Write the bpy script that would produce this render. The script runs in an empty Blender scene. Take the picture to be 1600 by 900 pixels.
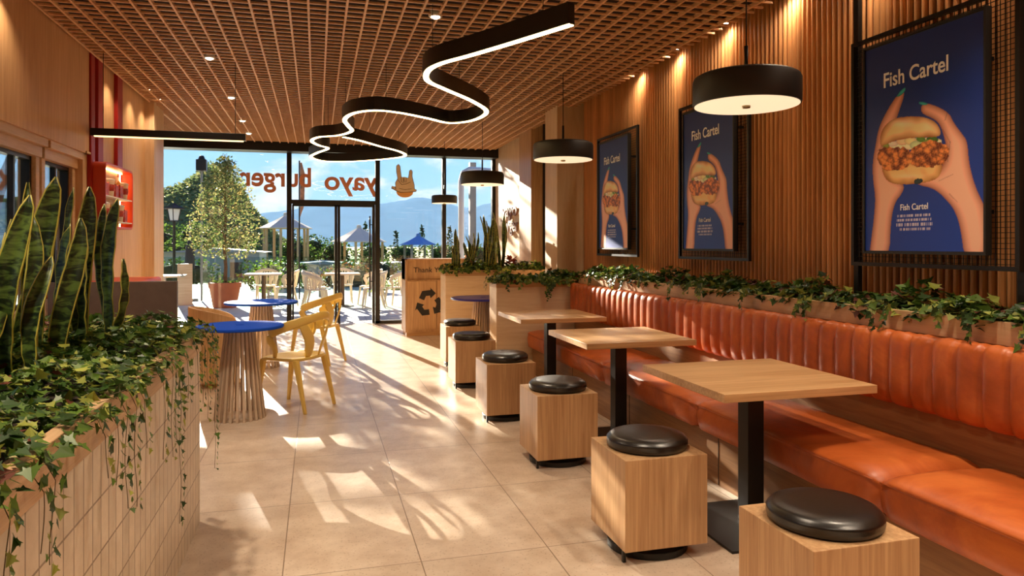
import bpy, bmesh, math, random
import numpy as np
from mathutils import Vector, Matrix
random.seed(7)
C = bpy.context.scene.collection
R = math.radians
PI = math.pi

# ------------------------------------------------------------------ helpers
class MB:
    """collects faces, then links them as ONE mesh object"""
    def __init__(s): s.v = []; s.f = []; s.m = []; s.uv = []; s.cols = []
    def add(s, vs, fs, mi=0):
        n = len(s.v); s.v.extend([tuple(p) for p in vs])
        for f in fs: s.f.append(tuple(i + n for i in f)); s.m.append(mi)
    def box(s, a, b, mi=0):
        x0, y0, z0 = a; x1, y1, z1 = b
        s.add([(x0,y0,z0),(x1,y0,z0),(x1,y1,z0),(x0,y1,z0),(x0,y0,z1),(x1,y0,z1),(x1,y1,z1),(x0,y1,z1)],
              [(0,3,2,1),(4,5,6,7),(0,1,5,4),(1,2,6,5),(2,3,7,6),(3,0,4,7)], mi)
    def bar(s, p, q, w, h=None, mi=0, up=(0,0,1)):
        h = h or w; p = Vector(p); q = Vector(q); d = (q-p).normalized(); u = Vector(up)
        if abs(d.dot(u)) > .98: u = Vector((0,1,0))
        r = d.cross(u).normalized(); u = r.cross(d)
        vs = []
        for c in (p, q):
            for a, b in ((-1,-1),(1,-1),(1,1),(-1,1)): vs.append(c + r*a*w/2 + u*b*h/2)
        s.add(vs, [(0,3,2,1),(4,5,6,7),(0,1,5,4),(1,2,6,5),(2,3,7,6),(3,0,4,7)], mi)
    def lathe(s, prof, n=40, c=(0,0,0), mi=0):
        vs = []; fs = []
        for r, z in prof:
            for k in range(n):
                a = 2*PI*k/n; vs.append((c[0]+r*math.cos(a), c[1]+r*math.sin(a), c[2]+z))
        for i in range(len(prof)-1):
            for k in range(n):
                k2 = (k+1) % n; fs.append((i*n+k, i*n+k2, (i+1)*n+k2, (i+1)*n+k))
        fs.append(tuple(reversed(range(n)))); fs.append(tuple((len(prof)-1)*n+k for k in range(n)))
        s.add(vs, fs, mi)
    def tube(s, pts, rad, n=8, mi=0):
        pts = [Vector(p) for p in pts]; vs = []; fs = []
        rs = rad if isinstance(rad, (list, tuple)) else [rad]*len(pts)
        ref = Vector((0,0,1))
        for i, p in enumerate(pts):
            d = (pts[min(i+1,len(pts)-1)] - pts[max(i-1,0)]).normalized()
            if abs(d.dot(ref)) > .97: ref = Vector((1,0,0))
            a = d.cross(ref).normalized(); b = a.cross(d)
            for k in range(n):
                t = 2*PI*k/n; vs.append(p + (a*math.cos(t) + b*math.sin(t))*rs[i])
        for i in range(len(pts)-1):
            for k in range(n):
                k2 = (k+1) % n; fs.append((i*n+k, i*n+k2, (i+1)*n+k2, (i+1)*n+k))
        fs.append(tuple(range(n))); fs.append(tuple((len(pts)-1)*n+k for k in reversed(range(n))))
        s.add(vs, fs, mi)
    def prism(s, poly, fn, mi=0):
        """poly: 2D outline, fn(p, side) -> 3D, side 0 / 1"""
        n = len(poly); vs = [fn(p, 0) for p in poly] + [fn(p, 1) for p in poly]
        fs = [tuple(reversed(range(n))), tuple(range(n, 2*n))]
        for i in range(n): j = (i+1) % n; fs.append((i, j, n+j, n+i))
        s.add(vs, fs, mi)
    def build(s, name, mat, parent=None, smooth=False, bevel=0, seg=2, loc=None, sub=0, recalc=True):
        me = bpy.data.meshes.new(name); me.from_pydata(s.v, [], s.f)
        mats = mat if isinstance(mat, (list, tuple)) else [mat]
        for m in mats: me.materials.append(m)
        if len(mats) > 1: me.polygons.foreach_set('material_index', s.m)
        if s.uv:
            l = me.uv_layers.new(name='UVMap'); idx = np.zeros(len(me.loops), dtype=np.int32)
            me.loops.foreach_get('vertex_index', idx)
            l.data.foreach_set('uv', np.array(s.uv, dtype=np.float32)[idx].ravel())
        if s.cols:
            at = me.color_attributes.new('Col', 'FLOAT_COLOR', 'POINT')
            at.data.foreach_set('color', np.array(s.cols, dtype=np.float32).ravel())
        if recalc and len(s.f) < 60000 and not s.uv and not s.cols:
            bm = bmesh.new(); bm.from_mesh(me); bmesh.ops.recalc_face_normals(bm, faces=bm.faces[:]); bm.to_mesh(me); bm.free()
        if smooth: me.polygons.foreach_set('use_smooth', [True]*len(me.polygons))
        me.update()
        o = bpy.data.objects.new(name, me); C.objects.link(o)
        if parent is not None: o.parent = parent
        if loc: o.location = loc
        if bevel:
            b = o.modifiers.new('b', 'BEVEL'); b.width = bevel; b.segments = seg; b.limit_method = 'ANGLE'; b.angle_limit = R(40)
            b.harden_normals = False
        if sub:
            b = o.modifiers.new('s', 'SUBSURF'); b.levels = sub; b.render_levels = sub
        return o

def tag(o, label=None, cat=None, group=None, kind=None):
    if label: o['label'] = label
    if cat: o['category'] = cat
    if group: o['group'] = group
    if kind: o['kind'] = kind
    return o
def empty(name, loc=(0,0,0), rz=0, label=None, cat=None, group=None):
    o = bpy.data.objects.new(name, None); o.empty_display_size = .1; C.objects.link(o)
    o.location = loc; o.rotation_euler = (0,0,rz); tag(o, label, cat, group); return o
def copy_tree(o, parent=None):
    c = o.copy(); C.objects.link(c); c.parent = parent
    for ch in [x for x in list(C.objects) if x.parent == o]: copy_tree(ch, c)
    return c
def dup(root, loc, rz=0, label=None, group=None, scale=None):
    c = copy_tree(root); c.location = loc; c.rotation_euler = (0,0,rz)
    if label: c['label'] = label
    if group: c['group'] = group
    if scale: c.scale = (scale,)*3
    return c
def struct(o): o['kind'] = 'structure'; return o
def text(name, s, size, mat, loc, rot, parent=None, extrude=.002, offset=0.0, width=None, align='LEFT'):
    cu = bpy.data.curves.new(name, 'FONT'); cu.body = s; cu.size = size; cu.extrude = extrude; cu.offset = offset
    cu.align_x = align; cu.resolution_u = 6; cu.materials.append(mat)
    tmp = bpy.data.objects.new('tmp', cu); C.objects.link(tmp); bpy.context.view_layer.update()
    me = bpy.data.meshes.new_from_object(tmp.evaluated_get(bpy.context.evaluated_depsgraph_get())); bpy.data.objects.remove(tmp); me.name = name
    if not me.materials: me.materials.append(mat)
    if width:
        xs = [v.co.x for v in me.vertices]; k = width/(max(xs)-min(xs)); me.transform(Matrix.Diagonal((k,1,1,1)))
    o = bpy.data.objects.new(name, me); C.objects.link(o); o.location = loc; o.rotation_euler = rot
    if parent: o.parent = parent
    return o

# ------------------------------------------------------------------ materials
def srgb(h):
    if isinstance(h, str):
        h = h.lstrip('#'); c = [int(h[i:i+2], 16)/255 for i in (0,2,4)]
    else: c = h
    return tuple((x/12.92 if x <= .04045 else ((x+.055)/1.055)**2.4) for x in c) + (1,)
def newmat(name):
    m = bpy.data.materials.new(name); m.use_nodes = True; nt = m.node_tree
    b = nt.nodes['Principled BSDF']; return m, nt, b
def plain(name, col, rough=.6, metal=0, noise=0, nscale=8, bump=0, bscale=60, coat=0, emis=None, estr=0, spec=None):
    m, nt, b = newmat(name); c = srgb(col)
    b.inputs['Base Color'].default_value = c; b.inputs['Roughness'].default_value = rough; b.inputs['Metallic'].default_value = metal
    if spec is not None: b.inputs['Specular IOR Level'].default_value = spec
    if coat: b.inputs['Coat Weight'].default_value = coat; b.inputs['Coat Roughness'].default_value = .15
    if noise:
        tc = nt.nodes.new('ShaderNodeTexCoord'); n = nt.nodes.new('ShaderNodeTexNoise'); n.inputs['Scale'].default_value = nscale; n.inputs['Detail'].default_value = 5
        r = nt.nodes.new('ShaderNodeValToRGB'); r.color_ramp.elements[0].position = .3; r.color_ramp.elements[1].position = .7
        r.color_ramp.elements[0].color = tuple(x*(1-noise) for x in c[:3]) + (1,); r.color_ramp.elements[1].color = tuple(min(1, x*(1+noise)) for x in c[:3]) + (1,)
        nt.links.new(tc.outputs['Object'], n.inputs['Vector']); nt.links.new(n.outputs['Fac'], r.inputs['Fac']); nt.links.new(r.outputs['Color'], b.inputs['Base Color'])
    if bump:
        tc = nt.nodes.new('ShaderNodeTexCoord'); n = nt.nodes.new('ShaderNodeTexNoise'); n.inputs['Scale'].default_value = bscale; n.inputs['Detail'].default_value = 4
        bp = nt.nodes.new('ShaderNodeBump'); bp.inputs['Strength'].default_value = bump; bp.inputs['Distance'].default_value = .01
        nt.links.new(tc.outputs['Object'], n.inputs['Vector']); nt.links.new(n.outputs['Fac'], bp.inputs['Height']); nt.links.new(bp.outputs['Normal'], b.inputs['Normal'])
    if emis:
        b.inputs['Emission Color'].default_value = srgb(emis); b.inputs['Emission Strength'].default_value = estr
    return m
def wood(name, c1, c2, axis='z', rough=.45, grain=60, along=2.2, contrast=(.35,.7), bump=.08, boards=None):
    """c1 dark grain, c2 light; axis = direction the grain runs; boards=(axis, pitch) tone per board"""
    m, nt, b = newmat(name); L = nt.links.new
    tc = nt.nodes.new('ShaderNodeTexCoord'); mp = nt.nodes.new('ShaderNodeMapping'); oi = nt.nodes.new('ShaderNodeObjectInfo')
    va = nt.nodes.new('ShaderNodeVectorMath'); va.operation = 'ADD'; mul = nt.nodes.new('ShaderNodeMath'); mul.operation = 'MULTIPLY'; mul.inputs[1].default_value = 37
    L(oi.outputs['Random'], mul.inputs[0]); L(tc.outputs['Object'], va.inputs[0]); L(mul.outputs[0], va.inputs[1])
    sc = {'x': (along, grain, grain), 'y': (grain, along, grain), 'z': (grain, grain, along)}[axis]
    mp.inputs['Scale'].default_value = sc; L(va.outputs[0], mp.inputs['Vector'])
    n = nt.nodes.new('ShaderNodeTexNoise'); n.inputs['Scale'].default_value = 1; n.inputs['Detail'].default_value = 6; n.inputs['Roughness'].default_value = .62; n.inputs['Distortion'].default_value = .6
    L(mp.outputs[0], n.inputs['Vector'])
    mp2 = nt.nodes.new('ShaderNodeMapping'); mp2.inputs['Scale'].default_value = tuple(x/9 for x in sc); L(va.outputs[0], mp2.inputs['Vector'])
    n2 = nt.nodes.new('ShaderNodeTexNoise'); n2.inputs['Scale'].default_value = 1; n2.inputs['Detail'].default_value = 3; L(mp2.outputs[0], n2.inputs['Vector'])
    mx = nt.nodes.new('ShaderNodeMix'); mx.inputs[0].default_value = .4; L(n.outputs['Fac'], mx.inputs[2]); L(n2.outputs['Fac'], mx.inputs[3])
    r = nt.nodes.new('ShaderNodeValToRGB'); r.color_ramp.elements[0].position, r.color_ramp.elements[1].position = contrast
    r.color_ramp.elements[0].color = srgb(c1); r.color_ramp.elements[1].color = srgb(c2); L(mx.outputs[0], r.inputs['Fac'])
    out = r.outputs['Color']
    if boards:
        ax, pitch = boards; sp = nt.nodes.new('ShaderNodeSeparateXYZ'); L(tc.outputs['Object'], sp.inputs[0])
        dv = nt.nodes.new('ShaderNodeMath'); dv.operation = 'DIVIDE'; dv.inputs[1].default_value = pitch; L(sp.outputs['XYZ'.index(ax.upper())], dv.inputs[0])
        fl = nt.nodes.new('ShaderNodeMath'); fl.operation = 'FLOOR'; L(dv.outputs[0], fl.inputs[0])
        wn = nt.nodes.new('ShaderNodeTexWhiteNoise'); wn.noise_dimensions = '1D'; L(fl.outputs[0], wn.inputs['W'])
        mr = nt.nodes.new('ShaderNodeMapRange'); mr.inputs[3].default_value = .8; mr.inputs[4].default_value = 1.1; L(wn.outputs['Value'], mr.inputs[0])
        vm = nt.nodes.new('ShaderNodeVectorMath'); vm.operation = 'SCALE'; L(out, vm.inputs[0]); L(mr.outputs[0], vm.inputs['Scale']); out = vm.outputs[0]
    L(out, b.inputs['Base Color']); b.inputs['Roughness'].default_value = rough
    bp = nt.nodes.new('ShaderNodeBump'); bp.inputs['Strength'].default_value = bump; bp.inputs['Distance'].default_value = .003
    L(n.outputs['Fac'], bp.inputs['Height']); L(bp.outputs['Normal'], b.inputs['Normal'])
    return m

M = {}
M['oak_v'] = wood('oak vertical', '#a67b52', '#d9b283', 'z', .42)
M['oak_x'] = wood('oak along x', '#ad8052', '#dcb482', 'x', .38)
M['oak_y'] = wood('oak along y', '#b08a62', '#dcbb92', 'y', .45)
M['pale_v'] = wood('pale timber vertical', '#c39d72', '#e2c49a', 'z', .45, bump=.04)
M['pale_x'] = wood('pale timber along x', '#d3b48c', '#eed9b8', 'x', .45, grain=30, bump=.04)
M['pale_y'] = wood('pale timber along y', '#c09a6e', '#dfbf94', 'y', .45, grain=30, bump=.04)
M['slat'] = wood('slat timber', '#b9763c', '#e6a566', 'z', .5, grain=40, boards=('y', .05))
M['slat_back'] = plain('slat backing dark', '#1f1209', .8)
M['ceil_slat'] = wood('ceiling batten timber', '#cf9a68', '#e9bd8e', 'y', .55, grain=30, bump=.02)
M['ceil_back'] = plain('ceiling void brown', '#2c160b', .9)
M['panel'] = wood('wall veneer', '#bd8c5a', '#ddb07c', 'z', .5, grain=35)
M['ply'] = wood('plywood wall', '#cfae85', '#e3c9a2', 'z', .5, grain=14, bump=.03)
M['base_wood'] = wood('bench plinth timber', '#7d5530', '#ab7d4b', 'y', .5, grain=40)
M['black'] = plain('black powder coated metal', '#1b1917', .38, .3, spec=.5)
M['black_matt'] = plain('matt black paint', '#201c18', .5)
M['vinyl'] = plain('black vinyl', '#17130f', .3, bump=.05, bscale=120, spec=.6)
M['steel'] = plain('brushed dark steel', '#6f625a', .35, .7, noise=.1, nscale=12)
M['orange'] = plain('orange red lacquer', '#c4401a', .4, spec=.5)
M['red'] = plain('deep red lacquer', '#9c140c', .45)
M['blue'] = plain('cobalt blue lacquer', '#1f4fc4', .75, spec=.05)
M['indigo'] = plain('indigo lacquer', '#28259a', .3, spec=.4)
M['yellow'] = plain('mustard yellow plastic', '#e3c266', .35, spec=.5)
M['beige'] = plain('beige plastic', '#e8d5b6', .5)
M['terracotta'] = plain('terracotta', '#c56b45', .7, noise=.08, nscale=6)
M['cone'] = wood('weathered batten', '#b59c83', '#e0cdb6', 'z', .6, grain=30)
M['soil'] = plain('dark soil', '#2a1c12', .95, noise=.3, nscale=30)
M['mark'] = plain('black print', '#1d1a17', .6)
M['white_txt'] = plain('white print', '#ffffff', .6)
M['white'] = plain('white paint', '#e8e4dc', .6)
M['diffuser'] = plain('lamp diffuser', '#e9d6b4', .5, emis='#ffe4bc', estr=.62)
M['led'] = plain('led strip', '#fff0d8', .5, emis='#ffd694', estr=9)
M['spotface'] = plain('downlight lens', '#fff0d8', .5, emis='#ffe6c0', estr=14)
M['sign_wood'] = wood('sign letter timber', '#6e452b', '#8f6243', 'z', .5)
M['letter'] = plain('copper brown letters', '#c98562', .5)
M['grey_post'] = plain('grey post', '#8c8984', .6)
M['canvas'] = plain('cream canvas', '#ded2bf', .8)
M['bluecanvas'] = plain('blue canvas', '#5f93d8', .8)
M['lawn'] = plain('lawn grass', '#7f9a3c', .95, noise=.35, nscale=3)
M['field'] = plain('garden ground', '#74804a', .95, noise=.35, nscale=.3)
M['trunk'] = plain('bark', '#6c4e35', .9, noise=.3, nscale=20)
M['crust'] = plain('print crust', '#b4552a', .5, noise=.4, nscale=60)

def leather():
    m, nt, b = newmat('tan orange leather'); L = nt.links.new
    tc = nt.nodes.new('ShaderNodeTexCoord'); n = nt.nodes.new('ShaderNodeTexNoise'); n.inputs['Scale'].default_value = 2.6; n.inputs['Detail'].default_value = 8; n.inputs['Roughness'].default_value = .65; n.inputs['Distortion'].default_value = .8
    L(tc.outputs['Object'], n.inputs['Vector'])
    r = nt.nodes.new('ShaderNodeValToRGB'); e = r.color_ramp.elements; e[0].position = .32; e[1].position = .72
    e[0].color = srgb('#974618'); e[1].color = srgb('#d27434'); k = e.new(.52); k.color = srgb('#b95b25'); L(n.outputs['Fac'], r.inputs['Fac'])
    L(r.outputs['Color'], b.inputs['Base Color'])
    mr = nt.nodes.new('ShaderNodeMapRange'); mr.inputs[3].default_value = .28; mr.inputs[4].default_value = .5; L(n.outputs['Fac'], mr.inputs[0]); L(mr.outputs[0], b.inputs['Roughness'])
    n2 = nt.nodes.new('ShaderNodeTexNoise'); n2.inputs['Scale'].default_value = 14; n2.inputs['Detail'].default_value = 6; L(tc.outputs['Object'], n2.inputs['Vector'])
    bp = nt.nodes.new('ShaderNodeBump'); bp.inputs['Strength'].default_value = .25; bp.inputs['Distance'].default_value = .01; L(n2.outputs['Fac'], bp.inputs['Height']); L(bp.outputs['Normal'], b.inputs['Normal'])
    b.inputs['Specular IOR Level'].default_value = .5
    return m
M['leather'] = leather()

def grid_mat(name, c1, c2, joint, px, py, ax, off=(0,0), jw=.004, rough=.35, nscale=6, speck=0, bump=.3, var=.12):
    """stone / tile with joints; ax = two axis letters the grid runs on"""
    m, nt, b = newmat(name); L = nt.links.new; N = nt.nodes.new
    tc = N('ShaderNodeTexCoord'); sp = N('ShaderNodeSeparateXYZ'); L(tc.outputs['Object'], sp.inputs[0])
    fr = []; cells = []
    for a, p, o in ((ax[0], px, off[0]), (ax[1], py, off[1])):
        s = N('ShaderNodeMath'); s.operation = 'SUBTRACT'; s.inputs[1].default_value = o; L(sp.outputs['XYZ'.index(a.upper())], s.inputs[0])
        d = N('ShaderNodeMath'); d.operation = 'DIVIDE'; d.inputs[1].default_value = p; L(s.outputs[0], d.inputs[0])
        f = N('ShaderNodeMath'); f.operation = 'FRACT'; L(d.outputs[0], f.inputs[0])
        fl = N('ShaderNodeMath'); fl.operation = 'FLOOR'; L(d.outputs[0], fl.inputs[0]); cells.append(fl)
        q = N('ShaderNodeMath'); q.operation = 'PINGPONG'; q.inputs[1].default_value = .5; L(d.outputs[0], q.inputs[0])
        g = N('ShaderNodeMath'); g.operation = 'LESS_THAN'; g.inputs[1].default_value = jw/p/2; L(q.outputs[0], g.inputs[0]); fr.append(g)
    mxm = N('ShaderNodeMath'); mxm.operation = 'MAXIMUM'; L(fr[0].outputs[0], mxm.inputs[0]); L(fr[1].outputs[0], mxm.inputs[1])
    n = N('ShaderNodeTexNoise'); n.inputs['Scale'].default_value = nscale; n.inputs['Detail'].default_value = 8; n.inputs['Roughness'].default_value = .65; L(tc.outputs['Object'], n.inputs['Vector'])
    r = N('ShaderNodeValToRGB'); r.color_ramp.elements[0].position = .3; r.color_ramp.elements[1].position = .7
    r.color_ramp.elements[0].color = srgb(c1); r.color_ramp.elements[1].color = srgb(c2); L(n.outputs['Fac'], r.inputs['Fac']); out = r.outputs['Color']
    cb = N('ShaderNodeCombineXYZ'); L(cells[0].outputs[0], cb.inputs[0]); L(cells[1].outputs[0], cb.inputs[1])
    wn = N('ShaderNodeTexWhiteNoise'); L(cb.outputs[0], wn.inputs['Vector'])
    mr = N('ShaderNodeMapRange'); mr.inputs[3].default_value = 1-var; mr.inputs[4].default_value = 1+var*.4; L(wn.outputs['Value'], mr.inputs[0])
    vm = N('ShaderNodeVectorMath'); vm.operation = 'SCALE'; L(out, vm.inputs[0]); L(mr.outputs[0], vm.inputs['Scale']); out = vm.outputs[0]
    if speck:
        vo = N('ShaderNodeTexVoronoi'); vo.inputs['Scale'].default_value = speck; L(tc.outputs['Object'], vo.inputs['Vector'])
        rr = N('ShaderNodeValToRGB'); rr.color_ramp.elements[0].position = .1; rr.color_ramp.elements[1].position = .28
        rr.color_ramp.elements[0].color = (.5,.42,.35,1); rr.color_ramp.elements[1].color = (1,1,1,1); L(vo.outputs['Distance'], rr.inputs['Fac'])
        mu = N('ShaderNodeMix'); mu.data_type = 'RGBA'; mu.blend_type = 'MULTIPLY'; mu.inputs[0].default_value = .55; L(out, mu.inputs[6]); L(rr.outputs['Color'], mu.inputs[7]); out = mu.outputs[2]
    mx = N('ShaderNodeMix'); mx.data_type = 'RGBA'; L(mxm.outputs[0], mx.inputs[0]); L(out, mx.inputs[6]); mx.inputs[7].default_value = srgb(joint)
    L(mx.outputs[2], b.inputs['Base Color']); b.inputs['Roughness'].default_value = rough
    inv = N('ShaderNodeMath'); inv.operation = 'SUBTRACT'; inv.inputs[0].default_value = 1; L(mxm.outputs[0], inv.inputs[1])
    bp = N('ShaderNodeBump'); bp.inputs['Strength'].default_value = bump; bp.inputs['Distance'].default_value = .003; L(inv.outputs[0], bp.inputs['Height']); L(bp.outputs['Normal'], b.inputs['Normal'])
    return m
M['floor'] = grid_mat('limestone floor', '#b8a18a', '#d8c6b2', '#85705c', .585, .87, 'xy', (-.14, 3.13), .005, .3, 5, speck=55, var=.06)
M['tile'] = grid_mat('cream wall tile', '#c2ae94', '#dccdb6', '#86705a', .075, .15, 'yz', (0, .86), .006, .4, 9, var=.14)
M['patio'] = grid_mat('pale patio paving', '#c9c3b8', '#ded8cc', '#99938a', .9, .9, 'xy', (0, 0), .01, .6, 3, var=.06)

def glass_mat(name, tint=(1,1,1), gl=.5):
    m, nt, b = newmat(name); L = nt.links.new; nt.nodes.remove(b)
    out = nt.nodes['Material Output']; t = nt.nodes.new('ShaderNodeBsdfTransparent'); t.inputs[0].default_value = tint + (1,)
    g = nt.nodes.new('ShaderNodeBsdfGlossy'); g.inputs['Roughness'].default_value = .02
    f = nt.nodes.new('ShaderNodeFresnel'); f.inputs[0].default_value = 1.45
    mu = nt.nodes.new('ShaderNodeMath'); mu.operation = 'MULTIPLY'; mu.inputs[1].default_value = gl; L(f.outputs[0], mu.inputs[0])
    mx = nt.nodes.new('ShaderNodeMixShader'); L(mu.outputs[0], mx.inputs[0]); L(t.outputs[0], mx.inputs[1]); L(g.outputs[0], mx.inputs[2]); L(mx.outputs[0], out.inputs[0])
    return m
M['glass'] = glass_mat('window glass', (.97,.98,.98), .6)
M['railglass'] = glass_mat('green tinted glass', (.72,.84,.82), .8)

def leafmat(name, transl=.25, rough=.4):
    m, nt, b = newmat(name); L = nt.links.new
    a = nt.nodes.new('ShaderNodeAttribute'); a.attribute_name = 'Col'; L(a.outputs['Color'], b.inputs['Base Color'])
    b.inputs['Roughness'].default_value = rough; b.inputs['Specular IOR Level'].default_value = .35
    tr = nt.nodes.new('ShaderNodeBsdfTranslucent'); L(a.outputs['Color'], tr.inputs[0]); mx = nt.nodes.new('ShaderNodeMixShader'); mx.inputs[0].default_value = transl
    L(b.outputs[0], mx.inputs[1]); L(tr.outputs[0], mx.inputs[2]); L(mx.outputs[0], nt.nodes['Material Output'].inputs[0])
    return m
M['ivy'] = leafmat('ivy leaf', .25)
M['leaves'] = leafmat('tree leaf', .3, .55)
def snakemat():
    m, nt, b = newmat('snake plant leaf'); L = nt.links.new; N = nt.nodes.new
    uv = N('ShaderNodeUVMap'); sp = N('ShaderNodeSeparateXYZ'); L(uv.outputs[0], sp.inputs[0])
    tc = N('ShaderNodeTexCoord'); mp = N('ShaderNodeMapping'); mp.inputs['Scale'].default_value = (14, 14, 34); L(tc.outputs['Object'], mp.inputs[0])
    n = N('ShaderNodeTexNoise'); n.inputs['Scale'].default_value = 1; n.inputs['Detail'].default_value = 3; n.inputs['Distortion'].default_value = 1.6; L(mp.outputs[0], n.inputs['Vector'])
    r = N('ShaderNodeValToRGB'); e = r.color_ramp.elements; e[0].position = .42; e[0].color = srgb('#152512'); e[1].position = .62; e[1].color = srgb('#5b7433'); L(n.outputs['Fac'], r.inputs['Fac'])
    s = N('ShaderNodeMath'); s.operation = 'SUBTRACT'; s.inputs[1].default_value = .5; L(sp.outputs[0], s.inputs[0]); ab = N('ShaderNodeMath'); ab.operation = 'ABSOLUTE'; L(s.outputs[0], ab.inputs[0])
    g = N('ShaderNodeMath'); g.operation = 'GREATER_THAN'; g.inputs[1].default_value = .455; L(ab.outputs[0], g.inputs[0])
    mx = N('ShaderNodeMix'); mx.data_type = 'RGBA'; L(g.outputs[0], mx.inputs[0]); L(r.outputs[0], mx.inputs[6]); mx.inputs[7].default_value = srgb('#b9b04c'); L(mx.outputs[2], b.inputs['Base Color'])
    b.inputs['Roughness'].default_value = .4
    return m
M['snake'] = snakemat()
def vcol(name, rough=.35):
    m, nt, b = newmat(name); a = nt.nodes.new('ShaderNodeAttribute'); a.attribute_name = 'Col'; nt.links.new(a.outputs['Color'], b.inputs['Base Color']); b.inputs['Roughness'].default_value = rough; return m
M['print'] = vcol('poster print', .45)

# ------------------------------------------------------------------ dimensions
XR, XL, YW, H = 3.2, -1.95, 12.8, 3.1      # right slat wall, left wall, window wall, ceiling

# ------------------------------------------------------------------ room shell
b = MB(); b.box((-2.9,-3.2,-.12), (3.5,YW+.1,0)); struct(b.build('floor', M['floor']))
b = MB(); b.box((-2.9,-3.2,H+.16), (3.5,YW+.15,H+.3)); ceil = struct(b.build('ceiling', M['ceil_back']))
b = MB()
x = -1.92
while x < XR-.1: b.box((x-.008,-3.2,H-.006), (x+.008,12.45,H+.022)); x += .133
y = -3.1
while y < 12.44: b.box((-2.75 if y > 10 else -1.94,y-.009,H), (XR-.10,y+.009,H+.014)); y += .108
b.build('ceiling_grille', M['ceil_slat'], ceil, recalc=False)
b = MB(); b.box((-3.4,-3.3,0), (3.5,-3.2,H+.2)); struct(b.build('wall_back', M['panel']))
# right wall: backing, rounded battens
b = MB(); b.box((XR+.02,-3.2,0), (XR+.2,YW+.1,H+.2)); wr = struct(b.build('wall_right', M['slat_back']))
b = MB(); y = -3.15
while y < 8.3:
    n = 6; vs = []; fs = []
    for z in (0.9, H+.13):
        for k in range(n+1):
            a = -PI/2 + PI*k/n; vs.append((XR+.022-.03*math.cos(a), y+.0185*math.sin(a), z))
    for k in range(n): fs.append((k, k+1, n+2+k, n+1+k))
    fs.append(tuple(range(n, -1, -1))); b.add(vs, fs); y += .05
b.build('battens', M['slat'], wr, smooth=False, recalc=True)
b = MB(); b.box((XR-.02,8.36,0), (XR+.02,9.6,H+.1)); b.box((XR-.02,10.75,0), (XR+.02,12.72,H+.1)); b.build('plywood_panel', M['ply'], wr)
b = MB(); b.box((XR-.03,10.66,0), (XR+.02,10.72,H+.1)); b.build('shadow_gap', M['black_matt'], wr)
# columns on the right
b = MB(); b.box((2.85,8.28,0), (XR+.02,8.75,H+.1)); struct(tag(b.build('column', M['ply'], bevel=.004), 'square plywood clad column where the slatted wall begins', 'column'))
b = MB(); b.box((3.04,10.0,0), (XR+.02,10.64,H+.1)); struct(tag(b.build('column', M['oak_v'], bevel=.004), 'timber pilaster beside the raised lettering wall', 'column'))
# left wall: fascia, sill wall, window frames, veneer, pier
b = MB()
b.box((XL-.25,-3.2,2.2), (XL,7.08,H+.2)); b.box((XL-.3,-3.2,0), (XL-.05,7.1,.85)); b.box((XL-.3,-3.2,.85), (XL-.05,1.0,2.2))
b.box((XL-.12,7.08,0), (XL-.02,9.3,H+.2)); wl = struct(b.build('wall_left', M['panel']))
b = MB(); b.box((XL-.25,6.98,2.2), (XL+.012,7.09,2.22)); b.box((XL-.2,6.98,.85), (XL-.02,7.08,2.2)); b.build('end_board', M['pale_v'], wl, bevel=.003)
b = MB(); b.box((XL-.3,9.3,0), (XL+.08,9.42,H+.2)); b.box((XL-.3,9.42,0),(XL+.06,9.95,H+.2)); struct(b.build('trim_1', M['pale_v'], bevel=.004))
b = MB(); b.box((-2.9,9.95,0), (-2.75,YW+.1,H+.2)); b.box((-2.9,9.84,0), (XL-.2,9.94,H+.2)); struct(b.build('wall_far_left', M['panel']))
for i, (y0, y1) in enumerate(((7.09,7.2),(7.3,7.46),(7.96,8.15))):
    b = MB(); b.box((XL-.02,y0,1.5 if i == 0 else 2.08), (XL+.015,y1,H+.02)); struct(b.build('trim_%d' % (i+2), M['red'], bevel=.003))
# left windows: stepped pale frame with two sashes
def side_window(idx, y0, y1, z0=.9, z1=2.16):
    r = struct(empty('window_%d' % idx, (0,0,0)))
    b = MB(); t = .07
    b.box((XL-.2,y0,z1-.1), (XL-.06,y1,z1+.04)); b.box((XL-.2,y0,z0-.05), (XL-.04,y1,z0+.03))
    b.box((XL-.2,y0,z0), (XL-.08,y0+t,z1)); b.box((XL-.2,y1-t,z0), (XL-.08,y1,z1)); b.box((XL-.2,y0,z1-.02), (XL-.02,y1,z1+.045))
    b.build('window_frame', M['pale_y'], r, bevel=.004)
    b = MB(); ya, yb = y0+t, y1-t
    b.box((XL-.17,ya,z1-.13), (XL-.11,yb,z1-.1)); b.box((XL-.17,ya,z0+.03), (XL-.11,yb,z0+.06)); b.box((XL-.17,ya,z0+.03), (XL-.11,ya+.03,z1-.1)); b.box((XL-.17,yb-.03,z0+.03), (XL-.11,yb,z1-.1))
    b.box((XL-.16,yb-.3,z0+.03), (XL-.12,yb-.27,z1-.1))
    b.build('sash', M['black'], r)
    b = MB(); b.box((XL-.145,ya,z0+.04), (XL-.14,yb,z1-.11)); b.build('pane', M['glass'], r)
side_window(2, 1.05, 3.6); side_window(3, 3.6, 6.15); side_window(4, 6.2, 6.98)
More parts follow.
